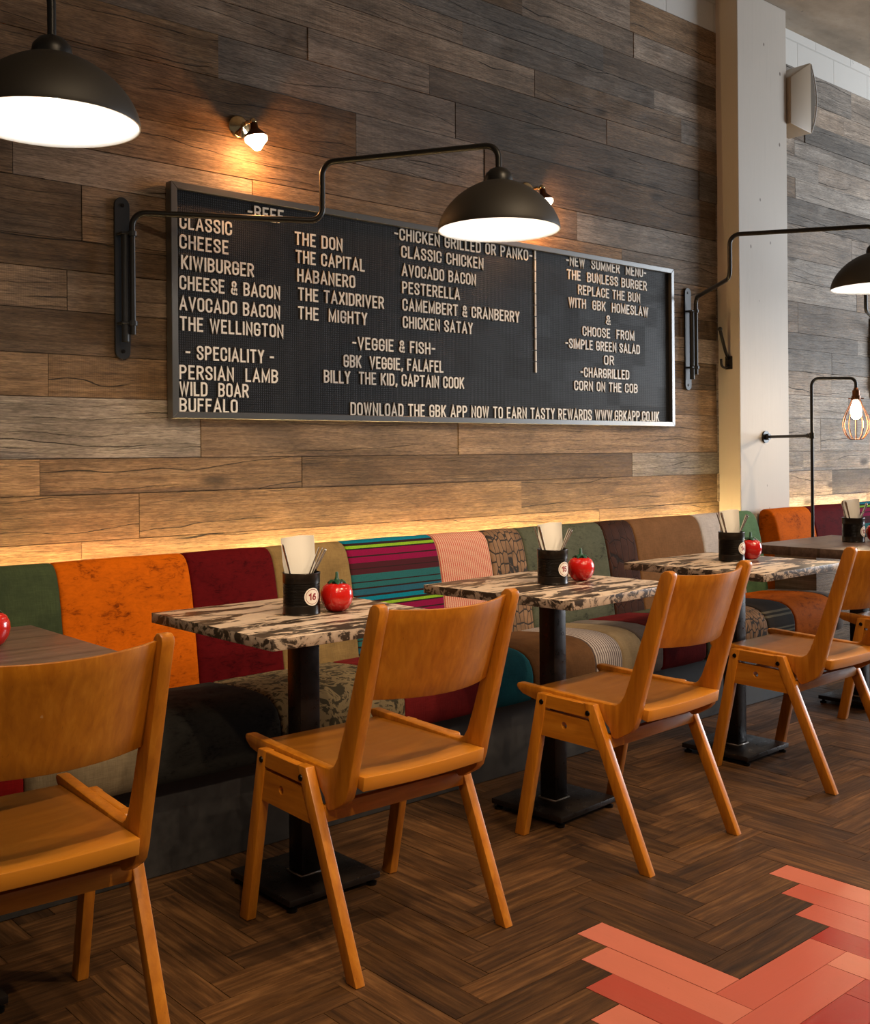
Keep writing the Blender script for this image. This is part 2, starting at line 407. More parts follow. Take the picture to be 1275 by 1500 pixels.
def mat_pegboard():
    m = N('black_letter_panel')
    xyz = m.sep(m.n('ShaderNodeTexCoord').outputs['Object'])
    def grid(v, p):
        f = m.math('FRACT', m.math('DIVIDE', v, p)); return m.math('ABSOLUTE', m.math('SUBTRACT', f, 0.5))
    gx, gz = grid(xyz[0], 0.0085), grid(xyz[2], 0.0085)
    g = m.math('MINIMUM', gx, gz)
    cell = m.n('ShaderNodeTexWhiteNoise', noise_dimensions='2D')
    m.set(cell.inputs['Vector'], m.comb(m.math('FLOOR', m.math('DIVIDE', xyz[0], 0.102)), m.math('FLOOR', m.math('DIVIDE', xyz[2], 0.102)), 0.0))
    c = m.mix(m.mr(g, 0.08, 0.2, 0, 1), (0.004, 0.004, 0.005), m.mix(cell.outputs['Value'], (0.005, 0.005, 0.006), (0.012, 0.013, 0.016)))
    m.P(Base_Color=c, Roughness=m.mr(cell.outputs['Value'], 0, 1, 0.45, 0.6), Specular_IOR_Level=0.26); m.bump(m.mr(g, 0.08, 0.25, 0, 1), 0.5, 0.003)
    return m.m
def fabric(name, col, col2=None, scale=1.0, contrast=0.35, rough=0.9, sheen=0.0, weave=True, var=10):
    m = N(name); col2 = col2 or tuple(c * (1 - contrast) for c in col)
    n1 = m.noise(m.co(), var * scale, 5, 0.6)
    c = m.mix(m.mr(n1, 0.3, 0.7, 0, 1), col, col2)
    if weave:
        w1 = m.noise(m.co(scale=(300, 30, 30)), 1.0, 2); w2 = m.noise(m.co(scale=(30, 300, 300)), 1.0, 2)
        w = m.math('ADD', w1, w2)
        c = m.mix(m.mr(w, 0.75, 1.25, 0, 0.4), c, tuple(v * 0.45 for v in col)); m.bump(w, 0.25, 0.003)
    else:
        m.bump(n1, 0.15, 0.004)
    m.P(Base_Color=c, Roughness=rough, Sheen_Weight=sheen, Sheen_Roughness=0.5, Specular_IOR_Level=0.08)
    return m.m
def velvet(name, col, dark):
    m = N(name)
    n1 = m.noise(m.co(), 9, 6, 0.65, 0.8); n2 = m.noise(m.co(scale=(2, 2, 5)), 14, 4, 0.7, 1.5)
    f = m.math('MULTIPLY', n1, m.mr(n2, 0.3, 0.6, 0.6, 1.1))
    m.P(Base_Color=m.ramp(f, [(0.24, dark), (0.40, tuple((a * 0.75 + b * 0.25) for a, b in zip(col, dark))), (0.6, col)]), Roughness=0.75, Sheen_Weight=0.0, Sheen_Roughness=0.3, Specular_IOR_Level=0.03)
    m.bump(n2, 0.1, 0.003); return m.m
def stripes(name, axis, period, stops, off=0.0):
    m = N(name); v = m.sep(m.n('ShaderNodeTexCoord').outputs['Object'])[axis]
    f = m.math('FRACT', m.math('DIVIDE', m.math('SUBTRACT', v, off), period))
    c = m.ramp(f, stops, 'CONSTANT')
    w = m.noise(m.co(scale=(60, 60, 60)), 6, 2)
    c = m.mix(m.mr(w, 0.4, 0.7, 0, 0.35), c, (0.02, 0.015, 0.015))
    m.P(Base_Color=c, Roughness=0.9, Sheen_Weight=0.0, Specular_IOR_Level=0.08); m.bump(w, 0.15, 0.002); return m.m
def patches(name, col, line, sc, edge, width=0.06, dark=None):
    m = N(name)
    v = m.co(scale=sc)
    n = m.noise(m.co(), 9, 3, out='Color')
    vw = m.n('ShaderNodeVectorMath', operation='MULTIPLY_ADD'); m.set(vw.inputs[0], n); vw.inputs[1].default_value = (0.5, 0.5, 0.5); m.set(vw.inputs[2], v)
    d = m.vor(vw.outputs[0], 1.0, 'DISTANCE_TO_EDGE', rnd=0.45)
    n1 = m.noise(m.co(), 16, 4)
    c = m.mix(m.mr(n1, 0.3, 0.7, 0, 1), col, tuple(x * 0.55 for x in col))
    c = m.mix(m.mr(d, width * 0.5, width, 1, 0), c, line)
    m.P(Base_Color=c, Roughness=0.75, Specular_IOR_Level=0.085); m.bump(m.mr(d, 0, width * 2, 0, 1), 0.4, 0.004); return m.m
def damask(name, col, dark):
    m = N(name)
    n1 = m.noise(m.co(scale=(1, 1, 1)), 17, 3, 0.55, 1.6); n2 = m.noise(m.co(), 60, 3)
    f = m.math('ADD', n1, m.math('MULTIPLY', m.math('SUBTRACT', n2, 0.5), 0.16))
    c = m.ramp(f, [(0.44, dark), (0.475, tuple(0.5 * (a + b) for a, b in zip(col, dark))), (0.50, col), (0.60, col), (0.64, dark)])
    m.P(Base_Color=c, Roughness=0.85, Specular_IOR_Level=0.08); m.bump(f, 0.2, 0.003); return m.m
def glow(name, col, strength):
    m = N(name); m.P(Base_Color=(0.9, 0.85, 0.75), Emission_Color=(*col, 1), Emission_Strength=strength, Roughness=0.4); return m.m

M = {}
M['wall'] = mat_wall(); M['floor'] = mat_floor()
M['chair'] = mat_chair('amber_beech'); M['chair_back'] = mat_chair('amber_beech_panel', 0.98); M['chair_seat'] = mat_chair('amber_beech_seat', 0.92, 0, True); M['chair_y'] = mat_chair('amber_beech_rail', 1.0, 1); M['chair_x'] = mat_chair('amber_beech_stretcher', 0.95, 0)
M['cow'] = mat_cowhide(); M['cowedge'] = mat_cowedge(); M['brown'] = mat_browntop()
M['column'] = mat_white('cream_painted_boards', (0.60, 0.54, 0.47)); M['block'] = mat_block(); M['concrete'] = mat_concrete()
M['peg'] = mat_pegboard()
M['letter'] = plain('cream_letter_plastic', (0.92, 0.86, 0.78), 0.45)
M['alu'] = plain('brushed_grey_frame', (0.20, 0.20, 0.20), 0.35, 0.85)
M['iron'] = plain('black_iron', (0.014, 0.013, 0.013), 0.38, 0.3)
M['plate'] = plain('black_bracket_steel', (0.020, 0.021, 0.024), 0.42, 0.3)
M['dome'] = plain('bronze_black_enamel', (0.012, 0.009, 0.006), 0.62, 0.0)
M['enamel'] = plain('white_enamel', (0.72, 0.72, 0.72), 0.45)
M['steelpost'] = plain('dark_oiled_steel', (0.022, 0.016, 0.014), 0.32, 0.5, noise=0.12)
M['weld'] = plain('bright_weld', (0.5, 0.45, 0.4), 0.3, 1.0)
M['plinth'] = plain('charcoal_plinth', (0.030, 0.028, 0.028), 0.55, 0.0, noise=0.5)
M['bolt'] = plain('dark_bolt', (0.015, 0.012, 0.01), 0.35, 0.8)
M['can'] = plain('black_tin', (0.030, 0.024, 0.020), 0.28, 0.7)
M['sticker'] = plain('sticker_white', (0.82, 0.76, 0.70), 0.5)
M['ink'] = plain('sticker_red', (0.25, 0.01, 0.02), 0.5)
M['paper'] = plain('napkin_paper', (0.90, 0.86, 0.80), 0.85)
M['cutlery'] = plain('cutlery_steel', (0.55, 0.51, 0.47), 0.22, 1.0)
M['tomato'] = plain('red_glossy_plastic', (0.55, 0.012, 0.008), 0.16, 0.0, 0.5)
M['calyx'] = plain('green_plastic', (0.008, 0.06, 0.03), 0.35)
M['brass'] = plain('polished_brass', (0.75, 0.60, 0.36), 0.14, 1.0)
M['copper'] = plain('dark_copper', (0.16, 0.06, 0.025), 0.35, 0.9)
M['speaker'] = plain('cream_speaker_plastic', (0.36, 0.275, 0.19), 0.5)
M['grille'] = plain('dark_speaker_grille', (0.10, 0.07, 0.04), 0.6, noise=0.4)
M['bulb'] = glow('lamp_bulb_glass', (1.0, 0.92, 0.80), 2.5)
M['wbulb'] = glow('warm_bulb_glass', (1.0, 0.82, 0.58), 16)
M['led'] = glow('led_diffuser', (1.0, 0.68, 0.28), 92)
M['screw'] = plain('rusty_screw', (0.06, 0.035, 0.02), 0.5, 0.6)
# upholstery
M['f_green'] = fabric('green_weave', (0.055, 0.075, 0.033), (0.026, 0.038, 0.02))
M['f_green2'] = fabric('mid_green_cloth', (0.12, 0.22, 0.11), (0.07, 0.14, 0.075))
M['f_orange'] = velvet('orange_velvet', (0.52, 0.105, 0.003), (0.15, 0.026, 0.002))
M['f_red'] = velvet('dark_red_velvet', (0.085, 0.0035, 0.005), (0.028, 0.001, 0.002))
M['f_khaki'] = fabric('gold_khaki_cloth', (0.27, 0.175, 0.068), (0.14, 0.09, 0.035))
M['f_beige'] = fabric('beige_khaki_cloth', (0.24, 0.185, 0.115), (0.15, 0.115, 0.07))
DK = (0.022, 0.010, 0.010)
MG = (0.20, 0.003, 0.045); TL = (0.016, 0.105, 0.115); CY = (0.0, 0.16, 0.25); LM = (0.20, 0.38, 0.02); PL = (0.055, 0.010, 0.016)
M['f_stripe'] = stripes('multicolour_stripe', 2, 0.21, [(0.0, LM), (0.045, DK), (0.085, CY), (0.16, DK), (0.195, (0.015, 0.09, 0.14)), (0.29, DK), (0.32, TL), (0.405, DK), (0.425, TL), (0.55, PL), (0.64, DK), (0.655, PL), (0.75, MG), (0.845, DK), (0.87, MG), (0.975, DK)], 0.627)
M['f_pink'] = stripes('pink_pinstripe', 0, 0.0108, [(0.0, (0.60, 0.36, 0.25)), (0.62, (0.50, 0.095, 0.07))])
M['f_croc'] = patches('tan_croc_skin', (0.24, 0.14, 0.08), (0.03, 0.026, 0.024), (42, 20, 20), 0.1, 0.08)
M['f_sage'] = velvet('sage_grey_velvet', (0.085, 0.092, 0.064), (0.022, 0.027, 0.02))
M['f_bark'] = patches('dark_brown_hide', (0.05, 0.018, 0.009), (0.014, 0.008, 0.006), (22, 14, 11), 0.1, 0.03)
M['f_brown'] = fabric('brown_tweed', (0.20, 0.098, 0.042), (0.14, 0.068, 0.028))
M['f_lgrey'] = fabric('pale_grey_weave', (0.55, 0.50, 0.48), (0.42, 0.38, 0.37))
M['f_black'] = velvet('black_velvet', (0.024, 0.023, 0.021), (0.005, 0.005, 0.005))
M['f_floral'] = damask('taupe_floral_jacquard', (0.165, 0.125, 0.07), (0.036, 0.030, 0.019))
M['f_burg'] = fabric('burgundy_cloth', (0.15, 0.011, 0.012), (0.09, 0.006, 0.008))
M['f_redseat'] = fabric('red_cloth', (0.34, 0.012, 0.012), (0.22, 0.010, 0.010))
M['f_teal'] = fabric('teal_cloth', (0.012, 0.11, 0.15), (0.008, 0.07, 0.10))
M['f_browns'] = fabric('chocolate_tweed', (0.13, 0.062, 0.024), (0.08, 0.037, 0.015))
M['f_pin'] = stripes('grey_pinstripe', 0, 0.0125, [(0.0, (0.42, 0.37, 0.35)), (0.55, (0.11, 0.085, 0.085))])
M['f_tan'] = fabric('tan_block_cloth', (0.30, 0.225, 0.135), (0.22, 0.16, 0.09))
M['f_grey'] = fabric('mid_grey_cloth', (0.20, 0.17, 0.155), (0.14, 0.12, 0.11))
M['f_dstripe'] = stripes('dark_grey_stripe', 2, 0.075, [(0.0, (0.022, 0.017, 0.013)), (0.5, (0.11, 0.095, 0.065)), (0.62, (0.02, 0.016, 0.012)), (0.75, (0.11, 0.095, 0.065)), (0.85, (0.02, 0.015, 0.012))])

# ------------------------------------------------------------------ room shell
D = 3.45                                   # face of the timber wall
XL, XR, YF = -2.2, 9.5, -3.0
CEIL = 3.73
SEAM = [0.0, 0.2, 0.42, 0.58, 0.75, 0.908, 1.063, 1.183, 1.385, 1.525, 1.669, 1.803, 1.904, 2.09, 2.214, 2.355, 2.56, 2.718, 2.845, 2.975, 3.08, 3.206, 3.335, 3.515]
JOINT = {4: [1.489, 4.134], 5: [1.695, 3.583], 6: [1.352, 2.371, 4.397, 6.066], 7: [1.936, 3.191], 8: [1.383, 6.628], 9: [6.415], 11: [6.762], 12: [1.5, 6.02], 13: [1.274, 2.159, 4.327, 6.75], 14: [3.984], 15: [2.645, 3.363], 16: [2.019, 3.191, 4.996, 6.482], 17: [2.414, 3.039, 4.214, 5.992], 18: [3.693, 4.838, 6.274], 19: [3.236, 4.602], 20: [4.194, 6.114], 21: [3.615, 4.437, 6.601], 22: []}
TONE = {(7, 1.0): (0.75, 0.85), (17, 2.6): (0.7, 0.6), (20, 3.9): (0.15, 0.9), (13, 1.8): (0.6, 0.6), (16, 2.6): (0.45, 0.7), (15, 3.0): (0.35, 0.8), (5, 1.0): (0.45, 0.0), (6, 2.0): (0.4, 0.05), (7, 2.5): (0.5, 0.2), (6, 1.5): (0.35, 0.05), (8, 2.0): (0.55, 0.0)}
def plank_wall():
    bm = bmesh.new(); lay = bm.loops.layers.float_color.new('pk')
    rng = random.Random(11)
    for i in range(len(SEAM) - 1):
        js = [XL] + JOINT.get(i, []) + [XR]; js = sorted(js); out = [js[0]]
        for b in js[1:]:
            a = out[-1]
            while b - a > 2.3:
                st = a + rng.uniform(1.0, 1.6)
                if b - st < 0.5: break
                if i in JOINT and 1.3 < st < 5.1 and i != 22: st = max(st, 5.15)
                if b - st < 0.4: break
                out.append(st); a = st
            out.append(b)
        for a, b in zip(out, out[1:]):
            mid = (a + b) / 2
            tone = rng.random(); grey = min(1, max(0, rng.gauss(0.22 if mid < 3.4 else (0.40 if mid < 5.2 else 0.85), 0.22)))  # greyer to the right: partly the timber, partly daylight painted into the tone
            if i < 8 and mid < 5.2: grey *= 0.35
            for (r, x), (t, g) in TONE.items():
                if r == i and a < x < b: tone, grey = t, g
            off = rng.random(); d = rng.uniform(0, 0.006)
            vs, fs = box(bm, a + 0.0012, b - 0.0012, D - 0.001 + d, D + 0.02, SEAM[i] + 0.0013, SEAM[i + 1] - 0.0013)
            for f in fs:
                for l in f.loops: l[lay] = (tone, grey, off, 1)
    vs, fs = box(bm, XL, XR, D + 0.012, D + 0.03, 0, SEAM[-1])
    for f in fs:
        for l in f.loops: l[lay] = (0.0, 0.2, 0.1, 1)
    return bm
struct(obj('wall_back', plank_wall(), M['wall']), 'reclaimed timber plank wall')
bm = bmesh.new(); box(bm, XL, XR, D + 0.03, D + 0.25, 0, CEIL); box(bm, XL, XR, D + 0.002, D + 0.03, SEAM[-1] + 0.001, CEIL)
struct(obj('wall_upper', bm, M['block']), 'white painted blockwork above the planks')
bm = bmesh.new(); box(bm, XL, XR, YF, D + 0.25, CEIL, CEIL + 0.2)
struct(obj('ceiling', bm, M['concrete']), 'bare concrete ceiling')
def column():
    bm = bbox(5.167, 5.669, 3.315, D + 0.03, 0, CEIL, 0.004, 2)
    return bm
col_o = struct(obj('column', column(), M['column']), 'cream painted boxed column')
def herringbone():
    bm = bmesh.new(); lay = bm.loops.layers.float_color.new('pk'); lp = bm.loops.layers.float_color.new('paint')
    w, L, g = 0.0955, 0.40, 0.0009; rng = random.Random(5)
    S1, S2, S3, S4 = (0.58, 0.17, 0.115), (0.50, 0.11, 0.075), (0.42, 0.072, 0.052), (0.34, 0.018, 0.013)
    paint = {('V', 0, 0): S1, ('V', -1, 0): S1, ('V', -2, 0): S3, ('V', -3, 0): S1, ('V', -4, 0): S2, ('H', 0, 0): S2, ('H', -1, 0): S2, ('H', -2, 0): S4, ('H', -3, 0): S4, ('H', -4, 0): S2,
             ('V', 3, 1): S1, ('V', 2, 1): S2, ('V', 1, 1): S2, ('V', 0, 1): S4, ('V', -1, 1): S1, ('V', -2, 1): S4, ('V', -3, 1): S2, ('V', -4, 1): S1, ('H', 3, 1): S2, ('H', 2, 1): S4, ('H', 1, 1): S1, ('H', 0, 1): S2, ('H', -1, 1): S4, ('H', -2, 1): S1}
    for j in range(-14, 18):
        for i in range(-80, 80):
            ox, oy = 2.028 + i * w + j * L, 1.375 + i * w - j * L
            for k, (x0, x1, y0, y1) in {'V': (ox, ox + w, oy, oy + L), 'H': (ox, ox + L, oy - w, oy)}.items():
                if x1 < XL or x0 > XR - 1 or y1 < YF or y1 > D + 0.2 or y0 > D: continue
                tone, off, dz = rng.random(), rng.random(), rng.uniform(-0.0008, 0.0)
                p = paint.get((k, i, j))
                vs, fs = box(bm, x0 + g, x1 - g, y0 + g, y1 - g, -0.02, dz)
                bmesh.ops.delete(bm, geom=[fs[0]], context='FACES_ONLY')
                for f in fs[1:]:
                    for l in f.loops:
                        l[lay] = (tone, 1.0 if k == 'V' else 0.0, off, 1); l[lp] = (*p, 1.0) if p else (0, 0, 0, 0.0)
    vs, fs = box(bm, XL, XR, YF, D, -0.06, -0.006)
    for f in fs:
        for l in f.loops: l[lay] = (0.0, 0, 0, 1); l[lp] = (0.012, 0.008, 0.006, 1)
    return bm
struct(obj('floor', herringbone(), M['floor']), 'dark oak herringbone floor with pink painted blocks')

# ------------------------------------------------------------------ bench
def ring_offset(prof, d):
    n = len(prof); out = []
    for i in range(n):
        a, b, c = Vector(prof[i - 1]), Vector(prof[i]), Vector(prof[(i + 1) % n])
        e1 = (b - a); e2 = (c - b)
        n1 = Vector((e1.y, -e1.x)); n2 = Vector((e2.y, -e2.x))
        nn = (n1.normalized() + n2.normalized())
        nn = nn.normalized() if nn.length > 1e-6 else n1.normalized()
        out.append(b - nn * d)
    return out
def section(prof, x0, x1, soft=0.007):
    """padded section: profile (y,z), ccw seen from -x, extruded along x with softened ends"""
    area2 = sum(prof[i - 1][0] * prof[i][1] - prof[i][0] * prof[i - 1][1] for i in range(len(prof)))
    if area2 < 0: prof = prof[::-1]
    bm = bmesh.new(); n = len(prof); rings = []
    for x, d in [(x0, soft), (x0 + soft * 0.3, soft * 0.35), (x0 + soft, 0), (x0 + soft * 2.5, -0.001), ((x0 + x1) / 2, -0.003), (x1 - soft * 2.5, -0.001), (x1 - soft, 0), (x1 - soft * 0.3, soft * 0.35), (x1, soft)]:
        rings.append([bm.verts.new((x, p.x, p.y)) for p in ring_offset(prof, d)])
    for a, b in zip(rings, rings[1:]):
        for i in range(n):
            j = (i + 1) % n; bm.faces.new([a[i], a[j], b[j], b[i]])
    bm.faces.new(rings[0][::-1]); bm.faces.new(rings[-1])
    bmesh.ops.recalc_face_normals(bm, faces=bm.faces)
    return bm
BACK = [(3.13, 0.36), (3.14, 0.44), (3.157, 0.56), (3.172, 0.66), (3.185, 0.73), (3.198, 0.785), (3.212, 0.825), (3.226, 0.846), (3.243, 0.859), (3.262, 0.864), (3.285, 0.862), (3.30, 0.852), (3.308, 0.83), (3.31, 0.78), (3.31, 0.36)]
SEAT = [(2.735, 0.285), (2.724, 0.30), (2.72, 0.33), (2.72, 0.37), (2.726, 0.40), (2.742, 0.428), (2.768, 0.447), (2.80, 0.458), (2.85, 0.464), (2.93, 0.464), (3.03, 0.458), (3.128, 0.45), (3.128, 0.285)]
def bench(label, x0, x1, backs, seats):
    t = thing('bench', label, 'bench', (0, 0, 0))
    obj('plinth', bbox(max(x0 + 0.01, 5.97) if x0 > 5 else x0 + 0.01, x1 - 0.01, 2.812, 3.30, 0.0, 0.285, 0.003), M['plinth'], t)
    for a, b, k, lab in backs: obj('back_section', section(BACK, a, b), M[k], t, True, lab)
    for a, b, k, lab in seats: obj('seat_section', section(SEAT, a, b), M[k], t, True, lab)
    return t
bench('long patchwork upholstered bench along the plank wall left of the column', 0.2, 5.16,
      [(0.2, 0.80, 'f_burg', 'burgundy back section'), (0.80, 1.311, 'f_green', 'dark green woven back section'), (1.311, 1.752, 'f_orange', 'orange velvet back section'), (1.752, 2.08, 'f_red', 'dark red velvet back section'), (2.08, 2.405, 'f_khaki', 'gold khaki back section'), (2.405, 2.845, 'f_stripe', 'multicoloured striped back section'), (2.845, 3.13, 'f_pink', 'pink pinstriped back section'), (3.13, 3.336, 'f_croc', 'tan scale patterned back section'), (3.336, 3.872, 'f_sage', 'sage grey velvet back section'), (3.872, 4.09, 'f_bark', 'dark brown hide back section'), (4.09, 4.625, 'f_brown', 'brown tweed back section'), (4.625, 4.95, 'f_lgrey', 'pale grey back section'), (4.95, 5.155, 'f_green2', 'mid green back section')],
      [(0.2, 1.02, 'f_redseat', 'red seat section'), (1.02, 1.37, 'f_beige', 'beige khaki seat section'), (1.37, 1.788, 'f_black', 'black velvet seat section'), (1.788, 2.271, 'f_floral', 'taupe floral seat section'), (2.271, 2.646, 'f_burg', 'burgundy seat section'), (2.646, 2.883, 'f_teal', 'teal seat section'), (2.883, 3.233, 'f_browns', 'chocolate brown seat section'), (3.233, 3.396, 'f_pin', 'grey pinstriped seat section'), (3.396, 3.535, 'f_tan', 'tan seat section'), (3.535, 3.663, 'f_grey', 'mid grey seat section'), (3.663, 3.969, 'f_burg', 'burgundy seat section'), (3.969, 4.25, 'f_sage', 'sage seat section'), (4.25, 4.457, 'f_croc', 'tan scale patterned seat section'), (4.457, 4.696, 'f_dstripe', 'dark striped seat section'), (4.696, 5.092, 'f_orange', 'orange velvet seat section'), (5.092, 5.165, 'f_grey', 'grey seat section')])
bench('patchwork upholstered bench right of the column starting with an orange back', 5.33, 7.6,
      [(5.33, 5.73, 'f_orange', 'orange velvet back section'), (5.73, 6.16, 'f_red', 'dark red velvet back section'), (6.16, 6.285, 'f_khaki', 'gold khaki back section'), (6.285, 6.8, 'f_stripe', 'multicoloured striped back section'), (6.8, 7.6, 'f_pink', 'pink pinstriped back section')],
      [(5.965, 6.1, 'f_grey', 'mid grey seat section'), (6.1, 6.3, 'f_black', 'black velvet seat section'), (6.3, 7.6, 'f_floral', 'taupe floral seat section')])
for a, b, lab in [(0.3, 5.1, 'warm light strip hidden behind the long bench back'), (5.75, 7.5, 'warm light strip hidden behind the bench right of the column')]:
    bm = bmesh.new(); box(bm, a, b, 3.385, 3.397, 0.765, 0.772)
    tag(obj('led_strip', bm, M['led']), lab, 'light strip')

bm = bmesh.new(); box(bm, 5.18, 5.955, 2.88, 3.12, 0.0, 0.655); bevel(bm, 0.003, 2)
lay = bm.loops.layers.float_color.new('pk')
for f in bm.faces:
    for l in f.loops: l[lay] = (0.2, 0.3, 0.4, 1)
tag(obj('timber_box', bm, M['wall'], None, True), 'plain timber box filling the gap between the two benches below the standing lamp', 'box')

# ------------------------------------------------------------------ letter board
def arc(cx, cy, rx, ry, a0, a1, n=6):
    return [(cx + rx * math.cos(math.radians(a0 + (a1 - a0) * k / n)), cy + ry * math.sin(math.radians(a0 + (a1 - a0) * k / n))) for k in range(n + 1)]
def glyphs():
    w = 0.36; h = w / 2; G = {}
    R = 0.19
    top = lambda a0, a1: arc(h, 1 - R, h, R, a0, a1); bot = lambda a0, a1: arc(h, R, h, R, a0, a1)
    G['A'] = (w + .06, [[(0, 0), (h + .03, 1), (w + .06, 0)], [(.09, .3), (w - .03, .3)]])
    G['B'] = (w, [[(0, 0), (0, 1)], [(0, 1)] + arc(w * .5, .765, w * .5, .235, 90, -90) + [(0, .53)], [(0, .53)] + arc(w * .5, .265, w * .5, .265, 90, -90) + [(0, 0)]])
    G['C'] = (w, [[(w, .68)] + top(0, 180) + bot(180, 360) + [(w, .32)]])
    G['D'] = (w, [[(0, 0), (0, 1)] + arc(w * .45, 1 - R, w * .55, R, 90, 0) + arc(w * .45, R, w * .55, R, 0, -90) + [(0, 0)]])
    G['E'] = (w * .85, [[(w * .85, 1), (0, 1), (0, 0), (w * .85, 0)], [(0, .52), (w * .7, .52)]])
    G['F'] = (w * .82, [[(w * .82, 1), (0, 1), (0, 0)], [(0, .52), (w * .68, .52)]])
    G['G'] = (w, [[(w, .70)] + top(0, 180) + bot(180, 360) + [(w, .46), (w * .5, .46)]])
    G['H'] = (w, [[(0, 0), (0, 1)], [(w, 0), (w, 1)], [(0, .52), (w, .52)]])
    G['I'] = (0.0, [[(0, 0), (0, 1)]])
    G['K'] = (w, [[(0, 0), (0, 1)], [(w, 1), (0, .38)], [(.13, .54), (w, 0)]])
    G['L'] = (w * .8, [[(0, 1), (0, 0), (w * .8, 0)]])
    G['M'] = (w * 1.35, [[(0, 0), (0, 1), (w * .675, .12), (w * 1.35, 1), (w * 1.35, 0)]])
    G['N'] = (w, [[(0, 0), (0, 1), (w, 0), (w, 1)]])
    G['O'] = (w, [top(0, 180) + bot(180, 360) + [(w, 1 - R)]])
    G['P'] = (w, [[(0, 0), (0, 1)], [(0, 1)] + arc(w * .5, .735, w * .5, .265, 90, -90) + [(0, .47)]])
    G['R'] = (w, [[(0, 0), (0, 1)], [(0, 1)] + arc(w * .5, .745, w * .5, .255, 90, -90) + [(0, .49)], [(w * .5, .49), (w, 0)]])
    G['S'] = (w, [[(w, .72)] + arc(h, 1 - R, h, R, 0, 180) + [(.02, .68), (.1, .58), (w - .1, .43), (w - .02, .33)] + arc(h, R, h, R, 0, -180) + [(0, .28)]])
    G['T'] = (w, [[(0, 1), (w, 1)], [(h, 1), (h, 0)]])
    G['U'] = (w, [[(0, 1)] + bot(180, 360) + [(w, 1)]])
    G['V'] = (w + .04, [[(0, 1), (h + .02, 0), (w + .04, 1)]])
    G['W'] = (w * 1.6, [[(0, 1), (w * .4, 0), (w * .8, .95), (w * 1.2, 0), (w * 1.6, 1)]])
    G['X'] = (w, [[(0, 0), (w, 1)], [(0, 1), (w, 0)]])
    G['Y'] = (w, [[(0, 1), (h, .45), (w, 1)], [(h, .45), (h, 0)]])
    G['&'] = (w * 1.1, [[(w * 1.1, 0), (.1, .70)] + arc(.21, .82, .125, .18, 200, 0, 8) + [(.30, .66), (.05, .38)] + arc(.19, .2, .17, .2, 150, 300, 6) + [(w * .92, .2), (w * 1.05, .42)]])
    G['-'] = (w * .6, [[(0, .5), (w * .6, .5)]])
    G['.'] = (0.0, [[(0, 0), (0, .06)]])
    G[','] = (0.04, [[(.05, .08), (0, -.12)]])
    G['1'] = (.2, [[(0, .80), (.17, 1), (.17, 0)]])
    G['2'] = (w, [[(0, .76)] + arc(h, .78, h, .22, 170, -10) + [(0, 0), (w, 0)]])
    G['3'] = (w, [[(0, .78)] + arc(h, .76, h, .24, 170, -90) + arc(h, .26, h, .26, 90, -170)])
    G['4'] = (w, [[(w * .7, 0), (w * .7, 1), (0, .30), (w, .30)]])
    G['5'] = (w, [[(w * .9, 1), (.03, 1), (.0, .56)] + arc(h, .31, h, .31, 110, -160)])
    G['6'] = (w, [[(w * .85, .95), (w * .5, .98), (.05, .6)] + arc(h, .29, h, .29, 170, -190, 14)])
    return G
GL = glyphs()
def ribbon(bm, pts, hw, put, d0, d1):
    """thick flat stroke along pts; put(u,v,d) -> 3D; d0 back depth, d1 front depth"""
    P = [Vector(pts[0])]
    for p in pts[1:]:
        if (Vector(p) - P[-1]).length > 1e-5: P.append(Vector(p))
    closed = len(P) > 3 and (P[0] - P[-1]).length < 1e-5
    if closed: P.pop()
    n = len(P); L, Rr = [], []
    for i in range(n):
        t0 = (P[i] - P[i - 1]).normalized() if (i > 0 or closed) else (P[1] - P[0]).normalized()
        t1 = (P[(i + 1) % n] - P[i]).normalized() if (i < n - 1 or closed) else t0
        n0 = Vector((-t0.y, t0.x)); n1 = Vector((-t1.y, t1.x)); mm = n0 + n1
        mm = mm.normalized() if mm.length > 1e-3 else n0
        k = hw / max(0.42, mm.dot(n0)); q = P[i].copy()
        if not closed and i == 0: q = q - t1 * hw * 0.9
        if not closed and i == n - 1: q = q + t0 * hw * 0.9
        L.append(q + mm * k); Rr.append(q - mm * k)
    def V(q, d): return bm.verts.new(put(q.x, q.y, d))
    A = [V(q, d1) for q in L]; B = [V(q, d1) for q in Rr]; A0 = [V(q, d0) for q in L]; B0 = [V(q, d0) for q in Rr]
    for i in range(n if closed else n - 1):
        k = (i + 1) % n
        bm.faces.new([A[i], A[k], B[k], B[i]])
        bm.faces.new([A0[i], A0[k], A[k], A[i]]); bm.faces.new([B[i], B[k], B0[k], B0[i]])
    if not closed:
        bm.faces.new([A0[0], A[0], B[0], B0[0]]); bm.faces.new([A[-1], A0[-1], B0[-1], B[-1]])
def text_strokes(s, width, cap, hw, space=0.34, gap=0.20):
    """strokes scaled to given width and cap height (centre lines stay inside the box by hw)"""
    x = 0.0; items = []
    for ch in s:
        if ch == ' ': x += space; continue
        w, st = GL[ch]; items.append((x, st)); x += w + gap
    tot = x - gap
    sx = (width - 2 * hw) / max(tot, 1e-6) if tot > 1e-6 else 1; sy = cap - 2 * hw
    return [[((x0 + p[0]) * sx + hw, p[1] * sy + hw) for p in st] for x0, sts in items for st in sts]
